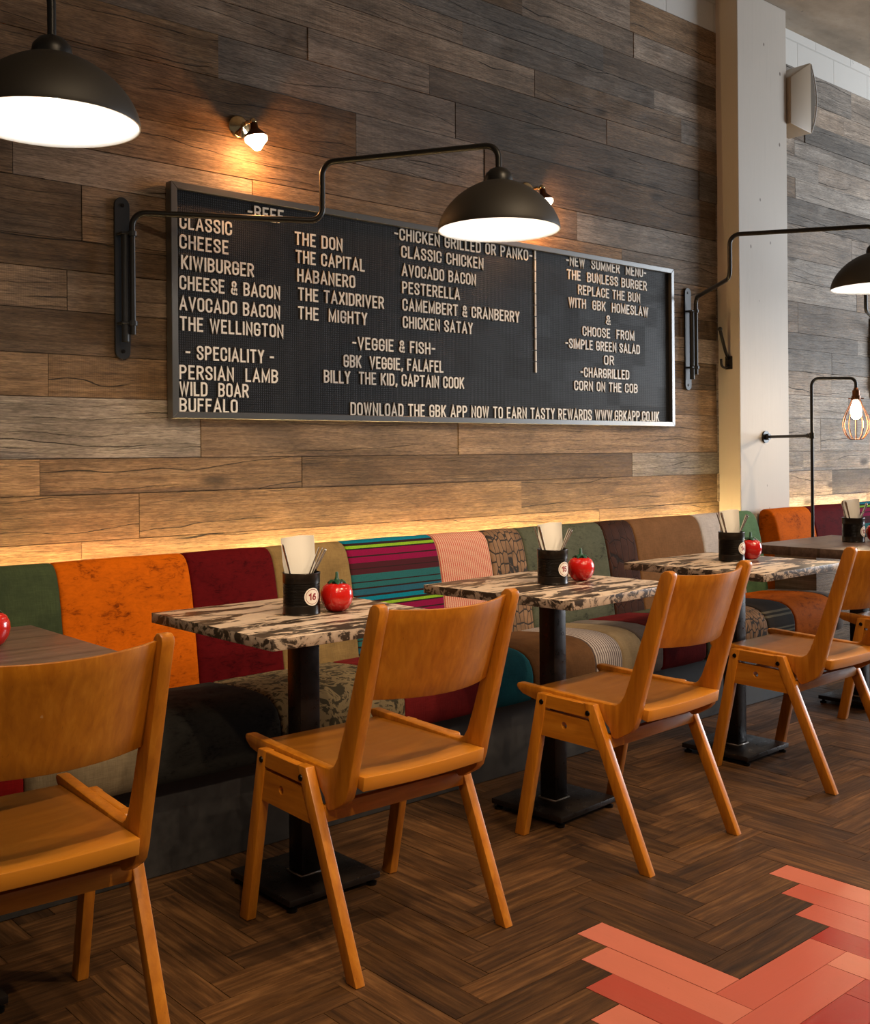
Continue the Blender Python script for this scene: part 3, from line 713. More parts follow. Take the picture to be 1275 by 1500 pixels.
def text_words(s, width, cap, hw, space=0.36, gap=0.235):
    x = 0.0; words = [[]]
    for ch in s:
        if ch == ' ':
            x += space
            if words[-1]: words.append([])
            continue
        w, st = GL[ch]; words[-1].append((x, st)); x += w + gap
    tot = x - gap; sx = (width - 2 * hw) / tot; sy = cap - 2 * hw
    return [[[((x0 + p[0]) * sx + hw, p[1] * sy + hw) for p in st] for x0, sts in wd for st in sts] for wd in words if wd]
LINES = [("-BEEF-",2.121,2.305,2.061),("CLASSIC",1.843,2.053,1.987),("CHEESE",1.842,2.038,1.917),("KIWIBURGER",1.848,2.144,1.845),("CHEESE & BACON",1.841,2.259,1.773),("AVOCADO BACON",1.840,2.258,1.700),("THE WELLINGTON",1.841,2.272,1.629),("- SPECIALITY -",1.862,2.230,1.529),("PERSIAN  LAMB",1.838,2.246,1.458),("WILD  BOAR",1.837,2.118,1.400),("BUFFALO",1.837,2.071,1.342),("THE DON",2.328,2.553,1.989),("THE CAPITAL",2.332,2.662,1.920),("HABANERO",2.338,2.613,1.849),("THE TAXIDRIVER",2.341,2.759,1.778),("THE  MIGHTY",2.340,2.673,1.706),("-VEGGIE & FISH-",2.597,3.037,1.607),("GBK  VEGGIE, FALAFEL",2.554,3.082,1.533),("BILLY  THE KID, CAPTAIN COOK",2.458,3.203,1.468),("DOWNLOAD THE GBK APP NOW TO EARN TASTY REWARDS WWW.GBKAPP.CO.UK",2.586,4.584,1.342),("-CHICKEN GRILLED OR PANKO-",2.818,3.639,2.070),("CLASSIC CHICKEN",2.855,3.325,2.000),("AVOCADO BACON",2.857,3.279,1.924),("PESTERELLA",2.858,3.181,1.852),("CAMEMBERT & CRANBERRY",2.859,3.550,1.781),("CHICKEN SATAY",2.860,3.257,1.709),("-NEW  SUMMER  MENU-",3.874,4.488,2.080),("THE  BUNLESS BURGER",3.881,4.491,2.014),("REPLACE THE BUN",3.960,4.437,1.948),("WITH  GBK  HOMESLAW",3.890,4.502,1.882),("&",4.164,4.200,1.817),("CHOOSE  FROM",3.989,4.387,1.751),("-SIMPLE GREEN SALAD",3.865,4.430,1.685),("OR",4.148,4.224,1.619),("-CHARGRILLED",3.971,4.341,1.552),("CORN ON THE COB",3.925,4.410,1.486)]
def letter_board():
    X0, X1, Z0, Z1 = 1.802, 4.704, 1.320, 2.146
    yb, yp = D - 0.004, 3.428
    t = thing('letter_board', 'wide black letter board menu in a grey metal frame on the plank wall', 'menu board', ((X0 + X1) / 2, D, Z0))
    ox, oy, oz = t.location
    def L(bm): bmesh.ops.translate(bm, verts=bm.verts, vec=(-ox, -oy, -oz)); return bm
    bm = bmesh.new(); box(bm, X0 + 0.008, X1 - 0.008, yp, yb, Z0 + 0.008, Z1 - 0.008); obj('letter_panel', L(bm), M['peg'], t)
    bm = bmesh.new(); fw = 0.024
    yf = 3.408
    for pts in ([(X0, Z0), (X1, Z0), (X1 - fw, Z0 + fw), (X0 + fw, Z0 + fw)], [(X1, Z0), (X1, Z1), (X1 - fw, Z1 - fw), (X1 - fw, Z0 + fw)], [(X1, Z1), (X0, Z1), (X0 + fw, Z1 - fw), (X1 - fw, Z1 - fw)], [(X0, Z1), (X0, Z0), (X0 + fw, Z0 + fw), (X0 + fw, Z1 - fw)]):
        b2 = bmesh.new(); prism(b2, pts, yf, yb + 0.001, 'y'); bevel(b2, 0.0015, 1)
        me = bpy.data.meshes.new('tmp'); b2.to_mesh(me); b2.free(); bm.from_mesh(me); bpy.data.meshes.remove(me)
    obj('frame', L(bm), M['alu'], t)
    for s, a, b, z in LINES:
        cap = 0.054 if s.startswith('DOWN') else (0.0475 if a > 3.8 else 0.0505)
        put = lambda u, v, d: (a + u, d, z + v)
        for word in text_words(s, b - a, cap, 0.0035):
            bm = bmesh.new()
            for q, st in enumerate(word): ribbon(bm, st, 0.0035, put, yp + 0.001, yp - 0.0034 - 0.00012 * q)
            bmesh.ops.recalc_face_normals(bm, faces=bm.faces)
            obj('menu_word', L(bm), M['letter'], t)
    bm = bmesh.new()
    for k in range(11):
        z0 = 1.557 + k * (2.132 - 1.557) / 11
        box(bm, 3.654, 3.662, yp - 0.0055, yp + 0.001, z0 + 0.002, z0 + 0.0505)
    obj('divider_strokes', L(bm), M['letter'], t)
    return t
letter_board()

# ------------------------------------------------------------------ wall lamps
def dome_profile(r, h):
    return [(r * math.cos(a) ** (2 / 1.72), h * math.sin(a) ** (2 / 1.72)) for a in [math.radians(90 * k / 20) for k in range(20)]]
def wall_lamp(label, bx, riser, lamp, rim=1.925, power=1.9, drop=0.281):
    t = thing('wall_lamp', label, 'lamp', (bx, D, 1.517), 0, 'swing arm dome lamps along the plank wall')
    o = Vector(t.location)
    def L(bm): bmesh.ops.translate(bm, verts=bm.verts, vec=-o); return bm
    px_, py_ = bx + 0.018, 3.405
    bm = bmesh.new(); hw, z0, z1 = 0.0275, 1.517, 2.068
    pts = arc(bx, z0 + hw, hw, hw, 180, 360, 10) + arc(bx, z1 - hw, hw, hw, 0, 180, 10)
    prism(bm, pts, D - 0.009, D - 0.001, 'y'); bevel(bm, 0.0015, 1)
    pl = obj('bracket_plate', L(bm), M['plate'], t, True)
    for z in (1.545, 2.04):
        bm = bmesh.new(); cyl(bm, (bx, D - 0.012, z), (bx, D - 0.006, z), 0.0065, 10); obj('screw', L(bm), M['bolt'], pl)
    bm = bmesh.new(); cyl(bm, (bx - 0.004, py_ + 0.01, 1.575), (bx - 0.004, py_ + 0.01, 1.94), 0.013, 12); obj('hinge_tube', L(bm), M['plate'], t, True)
    for z in (1.638, 1.94):
        bm = bmesh.new(); box(bm, bx - 0.022, bx + 0.036, py_ - 0.004, D - 0.008, z - 0.004, z + 0.004); bevel(bm, 0.0015, 1); cyl(bm, (px_, py_, z - 0.008), (px_, py_, z + 0.008), 0.016, 12)
        obj('clamp', L(bm), M['plate'], t, True)
    lx, ly = lamp
    path = [(px_, py_, 1.60), (px_, py_, 2.012), (riser[0], riser[1], 2.010), (riser[0], riser[1], rim + drop + 0.010), (lx, ly, rim + drop), (lx, ly, rim + 0.175)]
    bm = bmesh.new(); tube(bm, fillet(path, 0.045, 7), 0.0105, 12)
    arm = obj('arm', L(bm), M['iron'], t, True)
    r, h = 0.2, 0.165
    bm = bmesh.new(); lathe(bm, [(r + 0.0015, -0.002)] + [(a + 0.002, b) for a, b in dome_profile(r, h)] + [(0.0, h + 0.003)], 56, lx, ly, rim)
    sh = obj('lamp_shade', L(bm), M['dome'], t, 'all')
    bm = bmesh.new(); lathe(bm, [(r + 0.0015, -0.002), (r - 0.0015, -0.002)] + [(max(0.001, a - 0.0025), b - 0.0015) for a, b in dome_profile(r, h)[1:]] + [(0.0, h - 0.004)], 56, lx, ly, rim)
    for f in bm.faces: f.normal_flip()
    obj('shade_lining', L(bm), M['enamel'], sh, 'all', 'white enamel inside of the shade')
    bm = bmesh.new(); lathe(bm, [(0.046, h - 0.012), (0.047, h + 0.002), (0.043, h + 0.018), (0.030, h + 0.033), (0.014, h + 0.040), (0.0, h + 0.040)], 28, lx, ly, rim)
    obj('shade_cap', L(bm), M['iron'], t, 'all')
    bm = bmesh.new(); lathe(bm, [(0.0, 0.055), (0.018, 0.060), (0.030, 0.075), (0.033, 0.092), (0.028, 0.112), (0.016, 0.135), (0.014, 0.16)], 20, lx, ly, rim)
    obj('bulb', L(bm), M['bulb'], t, 'all')
    l = bpy.data.lights.new('pendant_light', 'POINT'); l.energy = power; l.color = (1.0, 0.92, 0.82); l.shadow_soft_size = 0.03
    lo = bpy.data.objects.new('pendant_light', l); COL.objects.link(lo); lo.location = (lx, ly, rim + 0.035)
    return t
wall_lamp('black dome swing arm lamp cut by the left edge above the brown table', 0.05, (0.51, 2.93), (1.016, 2.5), 1.977, drop=0.325)
wall_lamp('black dome swing arm lamp hanging in front of the menu board', 1.637, (2.224, 3.10), (2.52, 2.52))
wall_lamp('black dome swing arm lamp whose arm crosses the cream column', 4.872, (4.45, 2.905), (4.757, 2.335))
wall_lamp('black swing arm lamp mostly beyond the right edge behind the nearer dome', 6.95, (6.13, 3.08), (6.45, 2.45))

# ------------------------------------------------------------------ sconces, hook, speaker, cage lamp
def sconce(label, x, z):
    t = thing('wall_sconce', label, 'lamp', (x, D, z), 0, 'small brass spot lamps high on the plank wall')
    bm = bmesh.new(); pr = [(0.0, 0.022), (0.010, 0.022), (0.014, 0.014), (0.022, 0.015), (0.026, 0.009), (0.036, 0.010), (0.043, 0.004), (0.044, 0.0)]
    lathe(bm, pr[::-1], 28); bmesh.ops.rotate(bm, verts=bm.verts, cent=(0, 0, 0), matrix=Matrix.Rotation(PI / 2, 3, 'X'))
    obj('wall_rose', bm, M['brass'], t, 'all')
    bm = bmesh.new(); tube(bm, fillet([(0, -0.015, 0), (0.0, -0.06, 0.006), (0.006, -0.085, 0.0)], 0.02), 0.007, 10); bmesh.ops.create_uvsphere(bm, u_segments=12, v_segments=8, radius=0.013, matrix=Matrix.Translation((0.008, -0.085, 0.004)))
    obj('swivel_arm', bm, M['brass'], t, 'all')
    ax = Vector((0.10, -0.12, -1.0)).normalized(); q = ax.to_track_quat('-Z', 'Y').to_matrix().to_4x4()
    base = Matrix.Translation((0.010, -0.088, -0.012)) @ q
    bm = bmesh.new(); lathe(bm, [(0.0, 0.012), (0.013, 0.010), (0.015, -0.010), (0.024, -0.020), (0.040, -0.034), (0.045, -0.044), (0.043, -0.044), (0.036, -0.033), (0.02, -0.02), (0.0, -0.018)], 26)
    bm.transform(base); obj('lamp_shade', bm, M['copper'], t, 'all')
    bm = bmesh.new(); lathe(bm, [(0.012, -0.022), (0.03, -0.034), (0.041, -0.046), (0.040, -0.056), (0.028, -0.068), (0.020, -0.078), (0.012, -0.088), (0.0, -0.092)], 24)
    bm.transform(base); obj('bulb', bm, M['wbulb'], t, 'all')
    l = bpy.data.lights.new('sconce_light', 'POINT'); l.energy = 4.5; l.color = (1.0, 0.42, 0.12); l.shadow_soft_size = 0.012
    lo = bpy.data.objects.new('sconce_light', l); COL.objects.link(lo)
    lo.location = Vector((x, D, z)) + (base @ Vector((0, 0, -0.105)))
    return t
sconce('small brass wall lamp glowing orange above the left part of the menu board', 2.101, 2.396)
sconce('small brass wall lamp half hidden behind the dome in front of the board', 3.635, 2.396)

t = thing('coat_hook', 'black iron coat hook on the shaded side of the cream column', 'hook', (5.167, 3.382, 1.675))
bm = bmesh.new(); box(bm, -0.008, 0.0, -0.022, 0.022, -0.036, 0.036); bevel(bm, 0.002, 1); obj('hook_plate', bm, M['iron'], t, True)
bm = bmesh.new(); tube(bm, fillet([(-0.004, 0, 0.02), (-0.035, 0, 0.06), (-0.075, 0, 0.15), (-0.085, 0, 0.178)], 0.03), [0.010] * 3 + [0.009] * 30, 8) if False else tube(bm, fillet([(-0.004, 0, 0.02), (-0.035, 0, 0.06), (-0.075, 0, 0.15), (-0.085, 0, 0.178)], 0.03), 0.009, 8)
bmesh.ops.create_uvsphere(bm, u_segments=10, v_segments=8, radius=0.013, matrix=Matrix.Translation((-0.085, 0, 0.18)))
obj('upper_prong', bm, M['iron'], t, 'all')
bm = bmesh.new(); tube(bm, fillet([(-0.004, 0, -0.015), (-0.045, 0, -0.03), (-0.075, 0, -0.02), (-0.078, 0, 0.018)], 0.03), 0.007, 8); obj('lower_prong', bm, M['iron'], t, 'all')

def speaker():
    t = thing('speaker', 'cream wedge loudspeaker fixed high on the right side of the column', 'speaker', (5.67, 3.3, 3.0))
    o = Vector(t.location)
    bm = bmesh.new()
    A = [(5.672, 3.29, 3.075), (5.672, 3.43, 3.075), (5.672, 3.43, 3.345), (5.672, 3.29, 3.345)]
    B = [(5.895, 3.285, 3.055), (5.895, 3.435, 3.055), (5.895, 3.435, 3.475), (5.895, 3.285, 3.475)]
    a = [bm.verts.new(Vector(p) - o) for p in A]; b = [bm.verts.new(Vector(p) - o) for p in B]
    for i in range(4): bm.faces.new([a[i], a[(i + 1) % 4], b[(i + 1) % 4], b[i]])
    bm.faces.new(a[::-1]); bm.faces.new(b); bmesh.ops.recalc_face_normals(bm, faces=bm.faces); bevel(bm, 0.006, 2)
    obj('cabinet', bm, M['speaker'], t, True)
    bm = bmesh.new(); n = 14
    g = [[bm.verts.new(Vector((5.896 + 0.062 * (1 - (2 * j / n - 1) ** 2) * (1 - 0.15 * (2 * i / 6 - 1) ** 2), 3.292 + 0.136 * i / 6, 3.062 + 0.406 * j / n)) - o) for j in range(n + 1)] for i in range(7)]
    for i in range(6):
        for j in range(n): bm.faces.new([g[i][j], g[i + 1][j], g[i + 1][j + 1], g[i][j + 1]])
    for i in (0, 6):
        for j in range(n):
            v0 = bm.verts.new(Vector((5.892, g[i][j].co.y + o.y, g[i][j].co.z + o.z)) - o); v1 = bm.verts.new(Vector((5.892, g[i][j].co.y + o.y, g[i][j + 1].co.z + o.z)) - o)
            bm.faces.new([g[i][j], g[i][j + 1], v1, v0])
    bmesh.ops.recalc_face_normals(bm, faces=bm.faces)
    obj('grille', bm, M['grille'], t, True, 'dark bowed grille')
    bm = bmesh.new(); tube(bm, [Vector((5.900 + 0.064 * (1 - (2 * j / n - 1) ** 2), 3.29, 3.062 + 0.406 * j / n)) - o for j in range(n + 1)], 0.0045, 6)
    obj('grille_rim', bm, M['enamel'], t, 'all', 'white grille rim')
speaker()

def cage_lamp():
    px_, py_, pz_ = 5.245, 2.935, 0.655
    t = thing('standing_lamp', 'slim black pipe lamp with copper wire cage braced to the column', 'lamp', (px_, py_, pz_))
    hx, hy = px_ + 0.233 * 0.749, py_ - 0.233 * 0.663
    o = Vector((px_, py_, pz_))
    def L(bm): bmesh.ops.translate(bm, verts=bm.verts, vec=-o); return bm
    bm = bmesh.new(); lathe(bm, [(0.0, 0.014), (0.02, 0.014), (0.035, 0.008), (0.037, 0.0)][::-1], 28, px_, py_, pz_); obj('base', L(bm), M['iron'], t, True)
    bm = bmesh.new(); tube(bm, fillet([(px_, py_, pz_ + 0.01), (px_, py_, 1.567), (hx, hy, 1.567), (hx, hy, 1.50)], 0.04, 7), 0.0085, 12); obj('pole', L(bm), M['iron'], t, True)
    fx, fy, fz = 5.413, 3.313, 1.266
    bm = bmesh.new(); cyl(bm, (px_, py_, fz), (fx, fy - 0.012, fz), 0.0085, 10); cyl(bm, (px_, py_, fz - 0.016), (px_, py_, fz + 0.016), 0.014, 12)
    d = (Vector((fx, fy, fz)) - Vector((px_, py_, fz))).normalized(); p = Vector((px_, py_, fz)); cyl(bm, p + d * 0.012, p + d * 0.035, 0.013, 12)
    br = obj('brace_arm', L(bm), M['iron'], t, True)
    bm = bmesh.new(); cyl(bm, (fx, fy + 0.002, fz), (fx, fy - 0.008, fz), 0.034, 24); cyl(bm, (fx, fy - 0.006, fz), (fx, fy - 0.028, fz), 0.017, 18); obj('wall_flange', L(bm), M['iron'], t, True)
    top = 1.505
    bm = bmesh.new(); lathe(bm, [(0.0, 0.012), (0.010, 0.012), (0.014, 0.0), (0.019, -0.004), (0.019, -0.03), (0.023, -0.032), (0.023, -0.048), (0.0, -0.048)][::-1], 20, hx, hy, top); cyl(bm, (hx - 0.04 * .749, hy + .04 * .663, top - 0.045), (hx + 0.04 * .749, hy - .04 * .663, top - 0.045), 0.003, 8)
    obj('lamp_holder', L(bm), M['copper'], t, True)
    bm = bmesh.new(); prof = [(0.022, -0.05), (0.030, -0.075), (0.045, -0.105), (0.060, -0.140), (0.068, -0.175), (0.066, -0.205), (0.054, -0.235), (0.036, -0.256), (0.030, -0.260)]
    for k in range(12):
        a = 2 * PI * k / 12; tube(bm, [(hx + r * math.cos(a), hy + r * math.sin(a), top + z) for r, z in prof], 0.0019, 6)
    for r, z in ((0.023, -0.05), (0.030, -0.260)): tube(bm, [(hx + r * math.cos(2 * PI * i / 24), hy + r * math.sin(2 * PI * i / 24), top + z) for i in range(24)], 0.0024, 6, closed=True)
    obj('wire_cage', L(bm), M['copper'], t, 'all', 'copper wire cage')
    bm = bmesh.new(); lathe(bm, [(0.012, -0.045), (0.016, -0.06), (0.026, -0.09), (0.030, -0.115), (0.027, -0.138), (0.015, -0.152), (0.0, -0.156)], 20, hx, hy, top); obj('bulb', L(bm), M['wbulb'], t, 'all')
    l = bpy.data.lights.new('cage_light', 'POINT'); l.energy = 4.0; l.color = (1.0, 0.72, 0.42); l.shadow_soft_size = 0.02
    lo = bpy.data.objects.new('cage_light', l); COL.objects.link(lo); lo.location = (hx, hy, top - 0.18)
cage_lamp()

# ------------------------------------------------------------------ tables
def make_table(label, sx, sy, th, top_mat, edge_mat, loc, rz, group, hb=0.15):
    t = thing('cafe_table', label, 'table', loc, rz, group)
    bm = bmesh.new(); box(bm, -sx / 2, sx / 2, -sy / 2, sy / 2, 0.75 - th, 0.75); bevel(bm, 0.0015, 2)
    bm.normal_update()
    for f in bm.faces: f.material_index = 0 if f.normal.z > 0.9 else 1
    obj('tabletop', bm, [top_mat, edge_mat], t, True)
    obj('post', bbox(-0.0325, 0.0325, -0.0325, 0.0325, 0.036, 0.75 - th, 0.004), M['steelpost'], t, True)
    b = obj('base_plate', bbox(-hb, hb, -hb + 0.003, hb - 0.003, 0.018, 0.036, 0.003), M['steelpost'], t, True)
    bm = bmesh.new(); tube(bm, [(-0.036, -0.036, 0.037), (-0.01, -0.037, 0.038), (0.036, -0.036, 0.037), (0.037, 0.0, 0.038), (0.036, 0.036, 0.037), (-0.036, 0.036, 0.037), (-0.037, 0.0, 0.038)], 0.0035, 6, closed=True); obj('weld_bead', bm, M['weld'], b, 'all')
    for ax in (-1, 1):
        for ay in (-1, 1):
            bm = bmesh.new(); lathe(bm, [(0.0, 0.0), (0.014, 0.0), (0.015, 0.008), (0.006, 0.011), (0.006, 0.02)], 14, ax * (hb - 0.018), ay * (hb - 0.02)); obj('levelling_foot', bm, M['bolt'], t, True)
    return t
TG = 'square pedestal tables along the bench'
COWL = 'square table with cream and brown distressed top carrying the number %s can'
t16 = make_table(COWL % 16, 0.602, 0.618, 0.028, M['cow'], M['cowedge'], (1.711, 2.492, 0), 0, TG)
t15 = dup(t16, (2.690, 2.452, 0), math.radians(4.0), COWL % 15)
t14 = dup(t16, (3.715, 2.418, 0), math.radians(1.0), COWL % 14)
BRL = 'square dark brown wooden table '
t13 = make_table(BRL + 'behind the right hand chair with a black can on it', 0.75, 0.68, 0.042, M['brown'], M['brown'], (4.86, 2.485, 0), 0, TG, 0.139)
t17 = dup(t13, (0.705, 2.485, 0), 0, BRL + 'at the left edge with a single red tomato bottle')

# ------------------------------------------------------------------ chairs
def make_chair(label, loc, rz):
    t = thing('dining_chair', label, 'chair', loc, rz, 'amber wooden chairs along the aisle')
    # ---- L shaped side frames: seat rail running into the raked back post
    out = [(0.288, 0.457), (0.280, 0.447), (0.262, 0.435), (0.205, 0.422), (0.10, 0.416), (0.0, 0.412), (-0.055, 0.402), (-0.072, 0.386), (-0.080, 0.364), (-0.090, 0.357), (-0.104, 0.360), (-0.146, 0.384), (-0.160, 0.398), (-0.172, 0.428), (-0.185, 0.476), (-0.216, 0.580), (-0.246, 0.682), (-0.276, 0.785), (-0.294, 0.842), (-0.291, 0.852), (-0.280, 0.858), (-0.266, 0.857), (-0.255, 0.848), (-0.247, 0.828), (-0.216, 0.738), (-0.182, 0.640), (-0.150, 0.548), (-0.126, 0.487), (-0.112, 0.466), (-0.095, 0.456), (-0.070, 0.455), (0.05, 0.459), (0.18, 0.464), (0.270, 0.468), (0.283, 0.466)]
    for s in (-1, 1):
        bm = bmesh.new(); prism(bm, out, s * 0.190, s * 0.2175, 'x'); bevel(bm, 0.004, 2, angle=60)
        obj('side_frame', bm, M['chair'], t, True)
    # ---- legs, splayed fore and aft
    for s in (-1, 1):
        a, b = sorted((s * 0.2185, s * 0.245))
        for (yt, zt, yb, w) in ((0.158, 0.455, 0.256, 0.020), (-0.018, 0.452, -0.214, 0.019)):
            bm = bmesh.new(); prism(bm, [(yb - w, 0.0), (yb + w, 0.0), (yt + w, zt), (yt - w, zt)], a, b, 'x'); bevel(bm, 0.003, 2)
            obj('leg', bm, M['chair'], t, True)
        xi, xo = (a + 0.004, b - 0.001) if s > 0 else (a + 0.001, b - 0.004)
        obj('top_rail', prism_b([(0.158, 0.414), (0.158, 0.454), (-0.012, 0.451), (-0.025, 0.409)], xi, xo), M['chair_y'], t, True)
        ap = apron_mesh([(0.166, 0.406), (-0.034, 0.400), (-0.064, 0.322), (0.182, 0.328)], (0.075, 0.372), 0.0105, xi + 0.002, xo - 0.004)
        obj('side_apron', ap, M['chair_y'], t, True)
        for (yb, zb) in ((0.161, 0.430), (-0.016, 0.424)):
            bm = bmesh.new(); x0 = s * 0.2445; cyl(bm, (x0, yb, zb), (x0 + s * 0.003, yb, zb), 0.0085, 14, 0.0072); obj('bolt', bm, M['bolt'], t, True)
    # ---- seat: thin dished panel with a thick rounded rear edge
    bm = bmesh.new(); nx, ny = 14, 18
    def top(u, v):    # u -1..1 across, v 0 front .. 1 rear
        y = 0.252 - v * (0.252 + 0.193 + 0.006 * (1 - u * u))
        dish = 0.012 * (1 - u * u) * math.sin(PI * min(1, v * 1.02))
        return (u * 0.1885, y, 0.4515 - dish - 0.003 * (1 - u * u) * v)
    T = [[bm.verts.new(top(-1 + 2 * i / nx, j / ny)) for j in range(ny + 1)] for i in range(nx + 1)]
    def low(i, j):
        x, y, z = T[i][j].co; v = j / ny
        th = 0.015 + 0.020 * max(0, (v - 0.85) / 0.15) ** 0.5 + 0.004 * max(0, (0.1 - v) / 0.1)
        return (x, y + (0.006 if j == ny else 0), z - th)
    B = [[bm.verts.new(low(i, j)) for j in range(ny + 1)] for i in range(nx + 1)]
    for i in range(nx):
        for j in range(ny):
            bm.faces.new([T[i][j], T[i][j + 1], T[i + 1][j + 1], T[i + 1][j]]); bm.faces.new([B[i][j], B[i + 1][j], B[i + 1][j + 1], B[i][j + 1]])
        bm.faces.new([T[i][0], T[i + 1][0], B[i + 1][0], B[i][0]]); bm.faces.new([T[i][ny], B[i][ny], B[i + 1][ny], T[i + 1][ny]])
    for j in range(ny):
        bm.faces.new([T[0][j], B[0][j], B[0][j + 1], T[0][j + 1]]); bm.faces.new([T[nx][j], T[nx][j + 1], B[nx][j + 1], B[nx][j]])
    bmesh.ops.recalc_face_normals(bm, faces=bm.faces)
    bevel(bm, 0.003, 2, angle=50)
    obj('seat', bm, M['chair_seat'], t, True)
    # ---- curved back panel between the posts
    bm = bmesh.new(); nx, nz = 18, 6; rows = {0: [], 1: []}
    for side in (0, 1):
        for i in range(nx + 1):
            u = -1 + 2 * i / nx; colv = []
            for k in range(nz + 1):
                w = k / nz; z = 0.630 + 0.214 * w - 0.006 * (1 - u * u) * (1 if w > 0.5 else 0.6)
                yc = -0.150 - (z - 0.548) * 0.3466 - 0.016 - 0.058 * (1 - u * u)
                colv.append(bm.verts.new((u * 0.1895, yc + (0.006 if side else -0.006), z)))
            rows[side].append(colv)
    for i in range(nx):
        for k in range(nz):
            bm.faces.new([rows[0][i][k], rows[0][i + 1][k], rows[0][i + 1][k + 1], rows[0][i][k + 1]]); bm.faces.new([rows[1][i][k], rows[1][i][k + 1], rows[1][i + 1][k + 1], rows[1][i + 1][k]])
        bm.faces.new([rows[0][i][nz], rows[0][i + 1][nz], rows[1][i + 1][nz], rows[1][i][nz]]); bm.faces.new([rows[0][i][0], rows[1][i][0], rows[1][i + 1][0], rows[0][i + 1][0]])
    for i in (0, nx):
        for k in range(nz): bm.faces.new([rows[0][i][k], rows[0][i][k + 1], rows[1][i][k + 1], rows[1][i][k]])
    bmesh.ops.recalc_face_normals(bm, faces=bm.faces); bevel(bm, 0.002, 2, angle=60)
    obj('backrest', bm, M['chair_back'], t, True)
    obj('stretcher', bbox(-0.219, 0.219, -0.080, -0.058, 0.326, 0.366, 0.003), M['chair_x'], t, True)
    obj('stretcher', bbox(-0.219, 0.219, 0.150, 0.170, 0.340, 0.376, 0.003), M['chair_x'], t, True)
    return t
def prism_b(pts, a0, a1):
    bm = bmesh.new(); prism(bm, pts, a0, a1, 'x'); bevel(bm, 0.002, 1); return bm
def apron_mesh(quad, c, r, x0, x1, n=16):
    """board with a round finger hole, built as rings from the hole out to the edge"""
    bm = bmesh.new()
    def edge_pt(a):
        d = Vector((math.cos(a), math.sin(a))); best = None
        for i in range(4):
            p, q = Vector(quad[i]) - Vector(c), Vector(quad[(i + 1) % 4]) - Vector(c); e = q - p
            den = d.x * e.y - d.y * e.x
            if abs(den) < 1e-9: continue
            s = (p.x * e.y - p.y * e.x) / den; k = (p.x * d.y - p.y * d.x) / den
            if s > 0 and -1e-6 <= k <= 1 + 1e-6 and (best is None or s < best): best = s
        return Vector(c) + d * best
    angs = [2 * PI * i / n for i in range(n)] + [math.atan2(q[1] - c[1], q[0] - c[0]) % (2 * PI) for q in quad]
    angs = sorted(set(round(a, 5) for a in angs))
    inn = [Vector(c) + Vector((math.cos(a), math.sin(a))) * r for a in angs]; outp = [edge_pt(a) for a in angs]
    V = {}
    for nm, pts in (('i', inn), ('o', outp)):
        for xx, k in ((x0, 0), (x1, 1)): V[nm, k] = [bm.verts.new((xx, p.x, p.y)) for p in pts]
    m = len(angs)
    for i in range(m):
        j = (i + 1) % m
        for k in (0, 1): bm.faces.new([V['i', k][i], V['i', k][j], V['o', k][j], V['o', k][i]])
        bm.faces.new([V['i', 0][i], V['i', 0][j], V['i', 1][j], V['i', 1][i]]); bm.faces.new([V['o', 0][i], V['o', 0][j], V['o', 1][j], V['o', 1][i]])
    bmesh.ops.recalc_face_normals(bm, faces=bm.faces)
    return bm
CHL = 'amber wooden chair '
c16 = make_chair(CHL + 'seen whole from behind at the table with the number 16 can', (1.701, 2.148, 0), math.radians(-1.0))
dup(c16, (2.676, 2.108, 0), math.radians(2.5), CHL + 'from behind at the table with the number 15 can')
dup(c16, (3.735, 2.112, 0), math.radians(0.5), CHL + 'at the table with the number 14 can, cut by the right edge')
dup(c16, (4.752, 2.138, 0), 0, CHL + 'farthest away, only its front corner showing at the right edge')
dup(c16, (0.776, 2.150, 0), math.radians(-3.0), CHL + 'nearest the camera, cut by the left edge, at the brown table')

